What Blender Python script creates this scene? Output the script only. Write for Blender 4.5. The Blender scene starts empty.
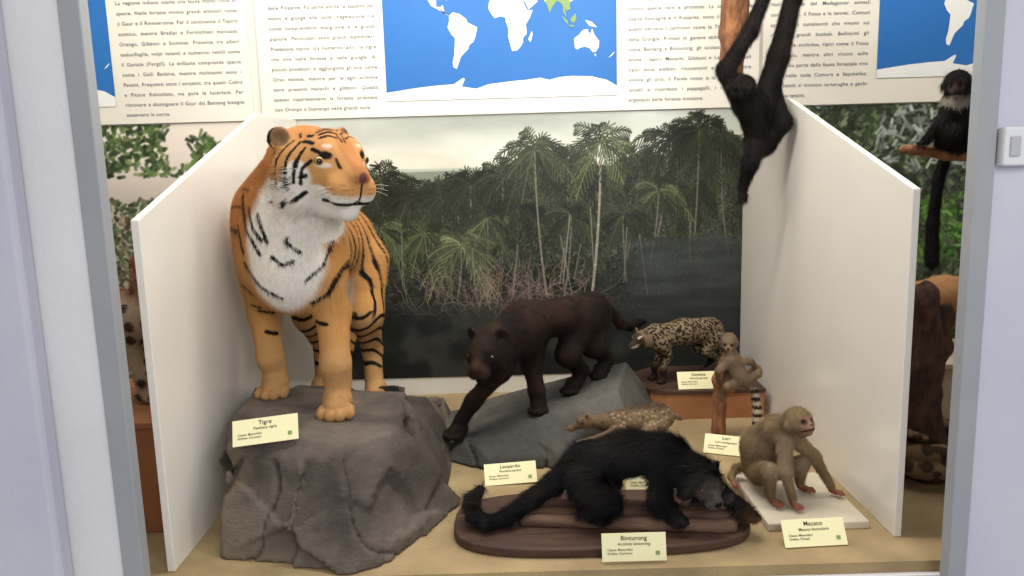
import bpy, math, random, bmesh
import numpy as np
from mathutils import Vector, Matrix, Euler
random.seed(5)
rng = np.random.default_rng(7)
COL = bpy.context.scene.collection

# ------------------------------------------------------------------ helpers
def s2l(c):
    c = np.asarray(c, float) / 255.0
    return np.where(c <= 0.04045, c / 12.92, ((c + 0.055) / 1.055) ** 2.4)
def C(r, g, b):
    v = s2l((r, g, b)); return (float(v[0]), float(v[1]), float(v[2]), 1.0)
def A(*v): return np.array(v, float)
def unit(v):
    v = np.asarray(v, float); return v / (np.linalg.norm(v) + 1e-12)

def nmat(name, c1, c2=None, rough=0.6, scale=8.0, bump=0.0, bscale=40.0, detail=6.0, spec=0.4, metal=0.0, stretch=None):
    m = bpy.data.materials.new(name); m.use_nodes = True
    nt = m.node_tree; bs = nt.nodes['Principled BSDF']
    bs.inputs['Roughness'].default_value = rough
    bs.inputs['Metallic'].default_value = metal
    bs.inputs['Specular IOR Level'].default_value = spec
    tc = nt.nodes.new('ShaderNodeTexCoord'); mp = nt.nodes.new('ShaderNodeMapping')
    nt.links.new(tc.outputs['Object'], mp.inputs['Vector'])
    if stretch: mp.inputs['Scale'].default_value = stretch
    n = nt.nodes.new('ShaderNodeTexNoise'); n.inputs['Scale'].default_value = scale; n.inputs['Detail'].default_value = detail
    nt.links.new(mp.outputs[0], n.inputs['Vector'])
    r = nt.nodes.new('ShaderNodeValToRGB')
    r.color_ramp.elements[0].position = 0.35; r.color_ramp.elements[1].position = 0.68
    r.color_ramp.elements[0].color = c1; r.color_ramp.elements[1].color = c2 or c1
    nt.links.new(n.outputs['Fac'], r.inputs[0]); nt.links.new(r.outputs[0], bs.inputs['Base Color'])
    if bump:
        n2 = nt.nodes.new('ShaderNodeTexNoise'); n2.inputs['Scale'].default_value = bscale; n2.inputs['Detail'].default_value = 8
        nt.links.new(mp.outputs[0], n2.inputs['Vector'])
        b = nt.nodes.new('ShaderNodeBump'); b.inputs['Strength'].default_value = bump; b.inputs['Distance'].default_value = 0.01
        nt.links.new(n2.outputs['Fac'], b.inputs['Height']); nt.links.new(b.outputs[0], bs.inputs['Normal'])
    return m

def attr_mat(name, rough=0.7, spec=0.25, sheen=0.0):
    m = bpy.data.materials.new(name); m.use_nodes = True
    nt = m.node_tree; bs = nt.nodes['Principled BSDF']
    a = nt.nodes.new('ShaderNodeAttribute'); a.attribute_name = 'Col'
    nt.links.new(a.outputs['Color'], bs.inputs['Base Color'])
    bs.inputs['Roughness'].default_value = rough
    bs.inputs['Specular IOR Level'].default_value = spec
    bs.inputs['Sheen Weight'].default_value = sheen
    return m

def link(o):
    COL.objects.link(o); return o

def np_mesh(name, V, Fc, cols=None, smooth=True):
    me = bpy.data.meshes.new(name)
    V = np.asarray(V, np.float32); Fc = np.asarray(Fc, np.int32)
    n, k = Fc.shape
    me.vertices.add(len(V)); me.vertices.foreach_set('co', V.ravel())
    me.loops.add(n * k); me.loops.foreach_set('vertex_index', Fc.ravel())
    me.polygons.add(n); me.polygons.foreach_set('loop_start', np.arange(0, n * k, k, dtype=np.int32))
    me.update(calc_edges=True); me.validate()
    if smooth: me.polygons.foreach_set('use_smooth', np.ones(len(me.polygons), bool))
    if cols is not None:
        a = me.color_attributes.new('Col', 'FLOAT_COLOR', 'POINT')
        c4 = np.ones((len(V), 4), np.float32); c4[:, :3] = cols
        a.data.foreach_set('color', c4.ravel())
    return me

def root(name, label, category, loc=(0, 0, 0), rot=None, group=None):
    e = bpy.data.objects.new(name, None); e.empty_display_size = 0.05
    e.location = loc
    if rot: e.rotation_euler = rot
    e['label'] = label; e['category'] = category
    if group: e['group'] = group
    return link(e)

def part(name, me, parent, mat=None, label=None, loc=None, rot=None):
    o = bpy.data.objects.new(name, me)
    if mat: o.data.materials.append(mat)
    link(o); o.parent = parent
    if loc is not None: o.location = loc
    if rot is not None: o.rotation_euler = rot
    if label: o['label'] = label
    return o

def bmod(o, w=0.004, seg=2):
    b = o.modifiers.new('bevel', 'BEVEL'); b.width = w; b.segments = seg; b.limit_method = 'ANGLE'

def box_mesh(name, lo, hi):
    x0, y0, z0 = lo; x1, y1, z1 = hi
    v = [(x0,y0,z0),(x1,y0,z0),(x1,y1,z0),(x0,y1,z0),(x0,y0,z1),(x1,y0,z1),(x1,y1,z1),(x0,y1,z1)]
    f = [(0,3,2,1),(4,5,6,7),(0,1,5,4),(1,2,6,5),(2,3,7,6),(3,0,4,7)]
    me = bpy.data.meshes.new(name); me.from_pydata(v, [], f); return me

def struct(name, lo, hi, mat, bev=0):
    o = bpy.data.objects.new(name, box_mesh(name, lo, hi)); o.data.materials.append(mat); link(o)
    o['kind'] = 'structure'
    if bev: bmod(o, bev)
    return o

def prism(name, outline, z0, z1):
    n = len(outline)
    v = [(x, y, z0) for x, y in outline] + [(x, y, z1) for x, y in outline]
    f = [tuple(range(n))[::-1], tuple(range(n, 2 * n))] + [(i, (i + 1) % n, n + (i + 1) % n, n + i) for i in range(n)]
    me = bpy.data.meshes.new(name); me.from_pydata(v, [], f); return me

# noise
TAB = rng.random((32, 32, 32))
def vn(P, s=1.0, seed=0):
    q = P * s + seed * 17.31 + 100
    i = np.floor(q).astype(int); f = q - i; f = f * f * (3 - 2 * f)
    r = 0
    for dx in (0, 1):
        for dy in (0, 1):
            for dz in (0, 1):
                w = (f[..., 0] if dx else 1 - f[..., 0]) * (f[..., 1] if dy else 1 - f[..., 1]) * (f[..., 2] if dz else 1 - f[..., 2])
                r = r + w * TAB[(i[..., 0] + dx) & 31, (i[..., 1] + dy) & 31, (i[..., 2] + dz) & 31]
    return r
def fbm(P, s, o=4, seed=0):
    r = 0; a = 0.5
    for k in range(o):
        r = r + a * (vn(P, s * 2 ** k, seed + k) - 0.5); a *= 0.5
    return r
def worley(P, s, seed=0, cell=False):
    q = P * s + seed * 11.7 + 50; i = np.floor(q).astype(int); best = np.full(len(P), 9.0); idv = np.zeros((len(P), 3))
    for dx in (-1, 0, 1):
        for dy in (-1, 0, 1):
            for dz in (-1, 0, 1):
                c = i + np.array([dx, dy, dz]); a = c & 31
                j = np.stack([TAB[a[:,0], a[:,1], a[:,2]], TAB[a[:,1], a[:,2], a[:,0]], TAB[a[:,2], a[:,0], a[:,1]]], 1)
                d = np.linalg.norm(q - (c + j), axis=1)
                if cell: m = d < best; idv[m] = (c + j)[m]
                best = np.minimum(best, d)
    return (best, idv, q) if cell else best
def ss(x, a, b):
    t = np.clip((x - a) / (b - a), 0, 1); return t * t * (3 - 2 * t)
def mix(a, b, w):
    w = np.asarray(w)[..., None]; return a * (1 - w) + b * w

# ------------------------------------------------------------------ implicit surfaces
class Frame:
    def __init__(s, o, f, up=(0, 0, 1)):
        s.o = np.asarray(o, float); s.f = unit(f); s.l = unit(np.cross(up, s.f)); s.u = np.cross(s.f, s.l)
        s.R = np.stack([s.f, s.l, s.u])
    def p(s, a, b, c): return s.o + s.f * a + s.l * b + s.u * c
    def loc(s, P): return (P - s.o) @ s.R.T

def cap(a, b, ra, rb, k=0.02, sub=False): return ('c', np.asarray(a, float), np.asarray(b, float), ra, rb, k, sub)
def sph(a, r, k=0.02, sub=False): return ('c', np.asarray(a, float), np.asarray(a, float) + 1e-5, r, r, k, sub)
def ell(c, r, R=None, k=0.02, sub=False): return ('e', np.asarray(c, float), np.asarray(r, float), np.eye(3) if R is None else R, None, k, sub)
def chain(pts, rads, k=0.02):
    return [cap(pts[i], pts[i + 1], rads[i], rads[i + 1], k) for i in range(len(pts) - 1)]

def dist(pr, P):
    if pr[0] == 'c':
        _, a, b, ra, rb, k, sub = pr
        ab = b - a; L = ab @ ab + 1e-12
        t = np.clip(((P - a) @ ab) / L, 0, 1)
        return np.linalg.norm(P - a - t[..., None] * ab, axis=-1) - (ra + (rb - ra) * t)
    _, c, r, R, _, k, sub = pr
    q = (P - c) @ R.T
    k0 = np.linalg.norm(q / r, axis=-1); k1 = np.linalg.norm(q / (r * r), axis=-1) + 1e-9
    return np.where(k0 < 0.05, -r.min(), k0 * (k0 - 1) / k1)
def smin(a, b, k):
    h = np.maximum(k - np.abs(a - b), 0) / k
    return np.minimum(a, b) - h * h * k * 0.25
def sdf(prims, P):
    F = np.full(P.shape[:-1], 1.0)
    for pr in prims:
        d = dist(pr, P)
        F = -smin(-F, d, pr[5]) if pr[6] else smin(F, d, pr[5])
    return F
def pbounds(pr):
    if pr[0] == 'c':
        r = max(pr[3], pr[4]); return np.minimum(pr[1], pr[2]) - r, np.maximum(pr[1], pr[2]) + r
    r = pr[2].max(); return pr[1] - r, pr[1] + r

def nets(F, o, h):
    S = F < 0
    sh = tuple(s - 1 for s in F.shape)
    c = np.zeros(sh, np.int8)
    for dx in (0, 1):
        for dy in (0, 1):
            for dz in (0, 1):
                c += S[dx:dx + sh[0], dy:dy + sh[1], dz:dz + sh[2]]
    act = (c > 0) & (c < 8)
    idx = np.argwhere(act); ids = -np.ones(sh, np.int32); ids[act] = np.arange(len(idx))
    acc = np.zeros((len(idx), 3)); cnt = np.zeros(len(idx))
    for ax in range(3):
        oth = [a for a in range(3) if a != ax]
        for o1 in (0, 1):
            for o2 in (0, 1):
                i0 = idx.copy(); i0[:, oth[0]] += o1; i0[:, oth[1]] += o2
                i1 = i0.copy(); i1[:, ax] += 1
                v0 = F[tuple(i0.T)]; v1 = F[tuple(i1.T)]
                m = (v0 < 0) != (v1 < 0)
                den = np.where(m, v0 - v1, 1.0); t = v0 / den
                p = i0.astype(float); p[:, ax] += t
                acc[m] += p[m]; cnt[m] += 1
    V = acc / np.maximum(cnt, 1)[:, None] * h + o
    Q = []
    for ax, b, c2 in ((0, 1, 2), (1, 2, 0), (2, 0, 1)):
        s0 = [slice(None)] * 3; s1 = [slice(None)] * 3
        s0[ax] = slice(0, -1); s1[ax] = slice(1, None)
        Aa = S[tuple(s0)]; Bb = S[tuple(s1)]
        e = np.argwhere(Aa != Bb)
        e = e[(e[:, b] > 0) & (e[:, c2] > 0) & (e[:, b] < sh[b]) & (e[:, c2] < sh[c2])]
        def cid(db, dc):
            q = e.copy(); q[:, b] -= db; q[:, c2] -= dc; return ids[tuple(q.T)]
        q = np.stack([cid(1, 1), cid(0, 1), cid(0, 0), cid(1, 0)], 1)
        fl = ~Aa[tuple(e.T)]
        q[fl] = q[fl][:, ::-1]
        Q.append(q)
    return V, np.concatenate(Q)

def blob(prims, h, disp=None):
    lo = np.min([pbounds(p)[0] for p in prims if not p[6]], 0) - 4 * h
    hi = np.max([pbounds(p)[1] for p in prims if not p[6]], 0) + 4 * h
    n = np.ceil((hi - lo) / h).astype(int) + 1
    ax = [lo[i] + np.arange(n[i]) * h for i in range(3)]
    F = np.full(tuple(n), 1.0, np.float32)
    for pr in prims:
        a, b = pbounds(pr); m = pr[5] + 3 * h
        i0 = np.clip(np.floor((a - m - lo) / h).astype(int), 0, n); i1 = np.clip(np.ceil((b + m - lo) / h).astype(int) + 1, 0, n)
        if np.any(i1 <= i0): continue
        P = np.stack(np.meshgrid(*[ax[i][i0[i]:i1[i]] for i in range(3)], indexing='ij'), -1)
        d = dist(pr, P); sl = tuple(slice(i0[i], i1[i]) for i in range(3))
        F[sl] = -smin(-F[sl], d, pr[5]) if pr[6] else smin(F[sl], d, pr[5])
    V, Q = nets(F, lo, h)
    if disp is not None:
        me = np_mesh('t', V, Q); N = np.empty(len(V) * 3, np.float32); me.vertices.foreach_get('normal', N)
        V = V + N.reshape(-1, 3) * disp(V)[:, None]; bpy.data.meshes.remove(me)
    return V, Q

FURM = attr_mat('fur_material', 0.75, 0.15, 0.0)
SKINM = attr_mat('hide_material', 0.8, 0.12, 0.0)
EYEM = attr_mat('glass_eye_material', 0.08, 0.6)
WHISK = nmat('whisker', C(225, 222, 210), None, 0.5)

def eye_mesh(r, f, iris):
    V = []; Fq = []; n, m = 20, 12
    for j in range(m + 1):
        t = math.pi * j / m
        for i in range(n):
            p = 2 * math.pi * i / n
            V.append((r * math.sin(t) * math.cos(p), r * math.sin(t) * math.sin(p), r * math.cos(t)))
    for j in range(m):
        for i in range(n):
            Fq.append((j * n + i, (j + 1) * n + i, (j + 1) * n + (i + 1) % n, j * n + (i + 1) % n))
    V = np.array(V)
    R = np.array(Vector((0, 0, 1)).rotation_difference(Vector(f)).to_matrix())
    a = V[:, 2] / r
    c = np.where((a > 0.86)[:, None], s2l((6, 5, 4)), s2l(iris)); c = np.where((a < 0.5)[:, None], s2l((15, 12, 10)), c)
    return np_mesh('eye', V @ R.T, Fq, c)

def animal(name, label, cat, base, prims, h, colfn, fur=None, eyes=(), whisk=None, disp=None, deep=0.45):
    base = np.asarray(base, float)
    rt = root(name, label, cat, base)
    V, Q = blob(prims, h, disp)
    me = np_mesh('body', V - base, Q, colfn(V))
    part('body', me, rt, SKINM)
    if fur:
        N = np.empty(len(V) * 3, np.float32); me.vertices.foreach_get('normal', N); N = N.reshape(-1, 3)
        n, L, w, lift, flow, lenfn = fur
        ix = rng.integers(0, len(V), n)
        rt0 = V[ix] + (rng.random((n, 3)) - 0.5) * h; nn = N[ix]
        if lenfn is not None:
            ln = lenfn(rt0); kp = ln > 0.05; rt0 = rt0[kp]; nn = nn[kp]; ln = ln[kp]; n = len(rt0)
        else: ln = np.ones(n)
        fl = flow(rt0) if callable(flow) else np.tile(np.asarray(flow, float), (n, 1))
        t = fl - (fl * nn).sum(1)[:, None] * nn; t /= np.linalg.norm(t, axis=1)[:, None] + 1e-6
        d = t * (1 - lift) + nn * lift + (rng.random((n, 3)) - 0.5) * 0.3; d /= np.linalg.norm(d, axis=1)[:, None]
        side = np.cross(nn, d); side /= np.linalg.norm(side, axis=1)[:, None] + 1e-6
        Ls = (L * (0.6 + 0.8 * rng.random(n)) * ln)[:, None]
        a = rt0 - side * w / 2 - nn * 0.001; b = rt0 + side * w / 2 - nn * 0.001; c = rt0 + d * Ls
        FV = np.stack([a, b, c], 1).reshape(-1, 3)
        cc = colfn(rt0) * (0.8 + 0.4 * rng.random(n))[:, None]
        fc = np.stack([cc * 0.92, cc * 0.92, np.clip(cc * 1.1, 0, 1)], 1).reshape(-1, 3)
        fm = np_mesh('fur', FV - base, np.arange(3 * n).reshape(-1, 3), fc, smooth=False)
        fo = part('fur', fm, rt, FURM); fo['kind'] = 'stuff'
    for (o, dr, r, iris) in eyes:
        o = np.asarray(o, float); dr = unit(dr); ts = np.linspace(0, 0.3, 300)
        s = sdf(prims, o + ts[:, None] * dr); k = np.argmax(s > 0)
        p = o + dr * (ts[k] - r * deep)
        part('eye', eye_mesh(r, dr, iris), rt, EYEM, loc=tuple(p - base), label='glassy eye')
    if whisk:
        VV = []; FF = []; w = whisk[1]
        for pl in whisk[0]:
            for i in range(len(pl) - 1):
                a = np.asarray(pl[i]) - base; b = np.asarray(pl[i + 1]) - base; d = unit(b - a); s1 = unit(np.cross(d, (0.3, 0.2, 1))); s2 = np.cross(d, s1); k = len(VV)
                for q in (a, b):
                    for an in (0, 2.09, 4.19): VV.append(q + w * (s1 * math.cos(an) + s2 * math.sin(an)))
                for j in range(3): FF.append((k + j, k + (j + 1) % 3, k + 3 + (j + 1) % 3, k + 3 + j))
        wo = part('whiskers', np_mesh('whiskers', VV, FF), rt, WHISK, label='thin pale whiskers'); wo['kind'] = 'stuff'
    return rt

def paw(p, f, r, k=0.012):
    f = unit((f[0], f[1], 0)); l = np.array([-f[1], f[0], 0.0]); p = np.asarray(p, float)
    o = [cap(p + (0, 0, r * 0.9), p + f * r * 0.9 + (0, 0, r * 0.62), r * 0.95, r * 0.72, k)]
    for q, e in ((-0.80, 1.25), (-0.28, 1.65), (0.28, 1.65), (0.80, 1.25)):
        a = p + l * r * q + f * r * e + (0, 0, r * 0.42)
        o.append(cap(a - f * r * 0.5 + (0, 0, r * .1), a, r * 0.34, r * 0.36, k * 0.25))
    return o

def hand(p, f, s, k=0.004, drop=-0.2):
    """small primate hand: palm, four fingers of different lengths, thumb from the side"""
    f = unit(f); l = unit(np.cross((0, 0, 1), f)); p = np.asarray(p, float)
    o = [cap(p, p + f * s * 0.9, s * 0.42, s * 0.45, k * 2)]
    for q, L in ((-0.48, 0.9), (-0.16, 1.15), (0.18, 1.1), (0.48, 0.8)):
        a = p + f * s * 1.0 + l * s * q; m = a + f * s * L * 0.55 + l * s * q * 0.25 + A(0, 0, s * 0.12); e = m + f * s * L * 0.5 + A(0, 0, drop * s)
        o += [cap(a, m, s * 0.17, s * 0.15, k), cap(m, e, s * 0.15, s * 0.12, k)]
    a = p + l * s * 0.35 + f * s * 0.3; o += [cap(a, a + l * s * 0.45 + f * s * 0.35, s * 0.17, s * 0.13, k)]
    return o

def cat_head(fr, s, snout=1.0, ear=1.0, wide=1.0, k=0.02, earp=(-0.035, 0.083, 0.088), ruff=1.0, mz=1.0, es=1.0):
    p = lambda a, b, c: fr.p(a * s, b * s * wide, c * s)
    k = k * s; sn = snout
    o = [cap(p(-0.06, 0, 0.0), p(0.035, 0, 0.015), 0.098 * s, 0.083 * s, 3 * k)]
    for m in (-1, 1):
        o += [ell(p(-0.01, 0.068 * m * min(1, ruff), -0.045), (0.065 * s, 0.045 * s * ruff, 0.075 * s * ruff), fr.R, 2.5 * k),
              sph(p(0.078 , 0.04 * m, 0.043), 0.026 * s * min(1, mz + .2), 2 * k),
              sph(p(0.07, 0.052 * m * min(1, mz + .1), -0.005), 0.034 * s * min(1, mz + .1), 2 * k),
              sph(p(0.055 + 0.095 * sn, 0.027 * m * mz, -0.035 - .015 * mz), 0.036 * s * mz, 1.0 * k)]
    o += [cap(p(0.06, 0, -0.02), p(0.04 + 0.09 * sn, 0, -0.035), 0.062 * s * mz, 0.046 * s * mz, 2 * k),
          cap(p(0.05, 0, 0.05), p(0.06 + 0.11 * sn, 0, -0.002 - .02 * (1 - mz)), 0.036 * s * mz, 0.026 * s * mz, 1.5 * k),
          ell(p(0.07 + 0.118 * sn, 0, -0.010 - .02 * (1 - mz)), (0.014 * s, 0.024 * s * mz, 0.014 * s), fr.R, 0.5 * k),
          cap(p(0.03, 0, -0.09 + .03 * (1 - mz)), p(0.045 + 0.09 * sn, 0, -0.100 + .06 * (1 - mz)), 0.045 * s * mz, 0.028 * s * mz, 0.8 * k)]
    for m in (-1, 1):
        c = p(earp[0], earp[1] * m, earp[2])
        eR = Frame(c, fr.f * 0.9 + fr.l * 0.45 * m, fr.u * 1.0 + fr.l * 0.45 * m).R
        o += [ell(c, (0.016 * s, 0.038 * s * es, 0.044 * s * ear), eR, 0.6 * k),
              ell(c + (eR[0]) * 0.018 * s + eR[2] * .004 * s, (0.013 * s, 0.026 * s * es, 0.032 * s * ear), eR, 0.4 * k, True)]
    if mz > .8:
        for m in (-1, 1):
            o.append(cap(p(0.06 + 0.125 * sn, 0, -0.079), p(0.085, 0.056 * m, -0.086), 0.0055 * s, 0.005 * s, 0.3 * k, True))
    return o

def head_eyes(fr, s, r, iris, az=20, u=.022):
    o = []
    for m in (-1, 1):
        st = fr.p(0.03 * s, 0.038 * m * s, u * s)
        d = fr.f * math.cos(math.radians(az)) + fr.l * m * math.sin(math.radians(az)) + fr.u * 0.02
        o.append((st, d, r * s, iris))
    return o

def whisker_set(fr, s, sn, L, n=5):
    W = []
    for m in (-1, 1):
        for i in range(n):
            a = fr.p((0.055 + 0.10 * sn) * s, 0.055 * m * s, (-0.04 - 0.006 * i) * s)
            d = fr.l * m * 1.0 + fr.f * 0.15 + fr.u * (0.12 - 0.14 * i)
            W.append([a, a + d * L * 0.5, a + d * L * 0.95 - fr.u * L * 0.12])
    return W

def seg_dist2(P2, pts):
    b = np.full(len(P2), 9.0e3)
    for i in range(len(pts) - 1):
        a = np.array(pts[i], float); c = np.array(pts[i + 1], float); ab = c - a
        t = np.clip(((P2 - a) @ ab) / (ab @ ab), 0, 1)
        b = np.minimum(b, np.linalg.norm(P2 - a - t[:, None] * ab, axis=1))
    return b

# ------------------------------------------------------------------ materials of the place
M_white = nmat('white_laminate', C(226, 220, 208), C(230, 224, 212), 0.2, 2, 0, spec=.7)
M_wallw = nmat('plaster_white', C(216, 214, 215), C(222, 220, 220), 0.8, 3, 0.15, 60)
M_lav = nmat('plaster_lavender', C(186, 186, 196), C(196, 195, 203), 0.85, 3, 0.2, 60)
M_frame = nmat('grey_metal_frame', C(146, 148, 152), C(154, 156, 158), 0.45, 3)
M_floor = nmat('sand_coating', C(140, 120, 86), C(168, 146, 106), 0.9, 5, 0.35, 160)
M_back = nmat('case_back_white', C(215, 212, 200), None, 0.6, 3)
M_paper = nmat('panel_paper', C(222, 218, 202), C(226, 222, 208), 0.5, 2)
M_ink = nmat('ink', C(100, 101, 110), None, 0.7)
M_ink2 = nmat('card_ink', C(50, 44, 30), None, 0.7)
M_blue = nmat('map_ocean', C(34, 102, 172), C(38, 108, 178), 0.5, 2)
M_land = nmat('map_land', C(230, 230, 226), None, 0.5)
M_green = nmat('map_range', C(124, 150, 84), None, 0.5)
M_card = nmat('card_paper', C(234, 226, 178), C(238, 230, 184), 0.6, 3)
M_wooddark = nmat('dark_wood', C(60, 42, 34), C(82, 58, 46), 0.6, 6, 0.2, 30, stretch=(1, 6, 6), spec=.3)
M_woodred = nmat('reddish_wood', C(82, 58, 46), C(108, 80, 64), 0.65, 5, 0.4, 30, stretch=(1, 7, 7), spec=.3)
M_bark = nmat('bark', C(104, 66, 40), C(160, 108, 70), 0.9, 12, 1.0, 30, stretch=(3, 3, 1))
M_barkdark = nmat('dark_bark', C(52, 36, 28), C(88, 62, 46), 0.9, 12, 1.0, 30, stretch=(3, 3, 1))
M_terra = nmat('terracotta_paint', C(144, 94, 58), C(160, 106, 68), 0.6, 5, 0.1)
M_slabw = nmat('pale_stone_slab', C(186, 174, 150), C(200, 188, 166), 0.7, 8, 0.2, 60)
M_plastic = nmat('white_plastic', C(215, 215, 216), None, 0.4)

# ------------------------------------------------------------------ setting
XL, XR, YB, ZT = -2.75, 2.65, 3.46, 2.35
struct('floor', (XL, 1.87, -0.06), (XR, YB, 0.0), M_floor)
struct('wall_back', (XL, YB, -0.06), (XR, YB + 0.08, ZT), M_back)
struct('wall_left', (XL - 0.08, 1.87, -0.06), (XL, YB + 0.08, ZT), M_back)
struct('wall_right', (XR, 1.87, -0.06), (XR + 0.08, YB + 0.08, ZT), M_back)
struct('ceiling', (XL - 0.08, 1.87, ZT), (XR + 0.08, YB + 0.08, ZT + 0.06), M_back)
struct('wall_front_left', (-3.0, 1.79, -0.7), (-0.972, 1.87, 2.7), M_wallw)
struct('wall_front_pier', (-3.0, 1.73, -0.7), (-1.095, 1.79, 2.7), M_lav, 0.012)
struct('wall_front_right', (1.098, 1.79, -0.7), (3.0, 1.87, 2.7), M_lav)
struct('wall_front_sill', (-0.972, 1.79, -0.7), (1.098, 1.87, -0.03), M_wallw)
struct('wall_front_lintel', (-0.972, 1.79, 2.2), (1.098, 1.87, 2.7), M_wallw)
struct('trim_1', (-0.974, 1.780, -0.03), (-0.925, 1.82, 2.2), M_frame, 0.003)
struct('trim_2', (1.056, 1.780, -0.03), (1.100, 1.82, 2.2), M_frame, 0.003)
struct('trim_3', (-0.925, 1.780, -0.05), (1.056, 1.82, -0.01), M_frame, 0.003)
struct('trim_4', (-0.925, 1.780, 2.15), (1.056, 1.82, 2.2), M_frame, 0.003)

def board(name, x0, x1, yf, zf):
    prof = [(yf, 0.0), (YB, 0.0), (YB, 1.245), (2.93, 1.245), (yf, zf)]
    n = 5
    v = [(x0, y, z) for y, z in prof] + [(x1, y, z) for y, z in prof]
    f = [tuple(range(n)), tuple(range(n, 2 * n))[::-1]] + [(i, n + i, n + (i + 1) % n, (i + 1) % n) for i in range(n)]
    me = bpy.data.meshes.new(name); me.from_pydata(v, [], f); me.update()
    bm = bmesh.new(); bm.from_mesh(me); bmesh.ops.recalc_face_normals(bm, faces=bm.faces); bm.to_mesh(me); bm.free()
    o = bpy.data.objects.new(name, me); me.materials.append(M_white); link(o); bmod(o, 0.0015, 1)
    o['label'] = 'white laminate partition board with slanted top edge'; o['category'] = 'partition'; o['group'] = 'partition boards in the case'
board('partition_board', -0.932, -0.912, 1.92, .930)
board('partition_board.001', 1.03, 1.05, 2.0, .95)

# ------------------------------------------------------------------ printed forest pictures
class Paint:
    def __init__(s, x0, x1, z0, z1, res):
        s.x = np.arange(x0, x1 + res / 2, res); s.z = np.arange(z0, z1 + res / 2, res); s.res = res
        s.X, s.Z = np.meshgrid(s.x, s.z); s.I = np.zeros(s.X.shape + (3,))
        s.P = np.stack([s.X, s.X * 0, s.Z], -1)
    def stroke(s, xa, za, xb, zb, w, col, al=1.0):
        r = s.res
        i0 = int((min(xa, xb) - w - s.x[0]) / r); i1 = int((max(xa, xb) + w - s.x[0]) / r) + 2
        j0 = int((min(za, zb) - w - s.z[0]) / r); j1 = int((max(za, zb) + w - s.z[0]) / r) + 2
        i0 = max(i0, 0); j0 = max(j0, 0)
        if i1 <= i0 or j1 <= j0: return
        X = s.X[j0:j1, i0:i1]; Z = s.Z[j0:j1, i0:i1]
        if X.size == 0: return
        dx, dz = xb - xa, zb - za; t = np.clip(((X - xa) * dx + (Z - za) * dz) / (dx * dx + dz * dz + 1e-9), 0, 1)
        d = np.hypot(X - xa - t * dx, Z - za - t * dz)
        a = (np.clip((w - d) / r + 0.5, 0, 1) * al)[..., None]
        s.I[j0:j1, i0:i1] = s.I[j0:j1, i0:i1] * (1 - a) + np.array(col) * a
    def dabs(s, n, xr, zr, cols, L=0.012, w=0.003, cond=None, al=0.8):
        for _ in range(n):
            x = random.uniform(*xr); z = random.uniform(*zr)
            if cond and not cond(x, z): continue
            a = random.uniform(0, math.pi); c = np.array(random.choice(cols)) * random.uniform(0.6, 1.25); l = L * random.uniform(0.3, 1)
            s.stroke(x, z, x + l * math.cos(a), z + l * math.sin(a), w, c, al)
    def palm(s, x, z, R, base, col, trunk=(112, 106, 90), lean=None, tw=1.0):
        if base is not None:
            xb = x + (random.uniform(-0.07, 0.07) if lean is None else lean); px, pz = x, z
            for i in range(1, 9):
                t = i / 8; qx = x + (xb - x) * t * t; qz = z + (base - z) * t
                s.stroke(px, pz, qx, qz, (0.0026 + 0.0016 * t) * tw, trunk, 0.75); px, pz = qx, qz
        n = random.randint(14, 20)
        for f in range(n):
            th = -1.1 + (math.pi + 2.2) * f / (n - 1) + random.uniform(-.2, .2)
            L = R * random.uniform(0.65, 1.15); px, pz = x, z; droop = random.uniform(.09, .17)
            cc = np.array(col) * random.uniform(0.45, 1.35)
            for i in range(10):
                t = i / 9
                dx = math.cos(th) * L / 10; dz = math.sin(th) * L / 10 - t * L * droop
                qx, qz = px + dx, pz + dz
                s.stroke(px, pz, qx, qz, 0.0026, cc * 1.15)
                ll = R * 0.27 * math.sin(math.pi * min(1, t * 0.8 + 0.2))
                for sg in (-1, 1):
                    an = math.atan2(dz, dx) + sg * 0.7
                    s.stroke(qx, qz, qx + ll * math.cos(an), qz + ll * math.sin(an) - ll * 0.5, 0.0026, cc * random.uniform(.6, 1.15), .9)
                px, pz = qx, qz
    def mesh(s, y, name, label):
        nz, nx = s.X.shape
        V = np.stack([s.X.ravel(), np.full(s.X.size, y), s.Z.ravel()], 1)
        i = np.arange(nx - 1); j = np.arange(nz - 1); I, J = np.meshgrid(i, j); k = (J * nx + I).ravel()
        Q = np.stack([k, k + 1, k + nx + 1, k + nx], 1)
        me = np_mesh(name, V, Q, s2l(np.clip(s.I, 0, 255)).reshape(-1, 3), smooth=False)
        o = bpy.data.objects.new(name, me); me.materials.append(PRINT); link(o)
        o['label'] = label; o['category'] = 'backdrop picture'
PRINT = attr_mat('printed_picture', 0.35, 0.3)

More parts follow.
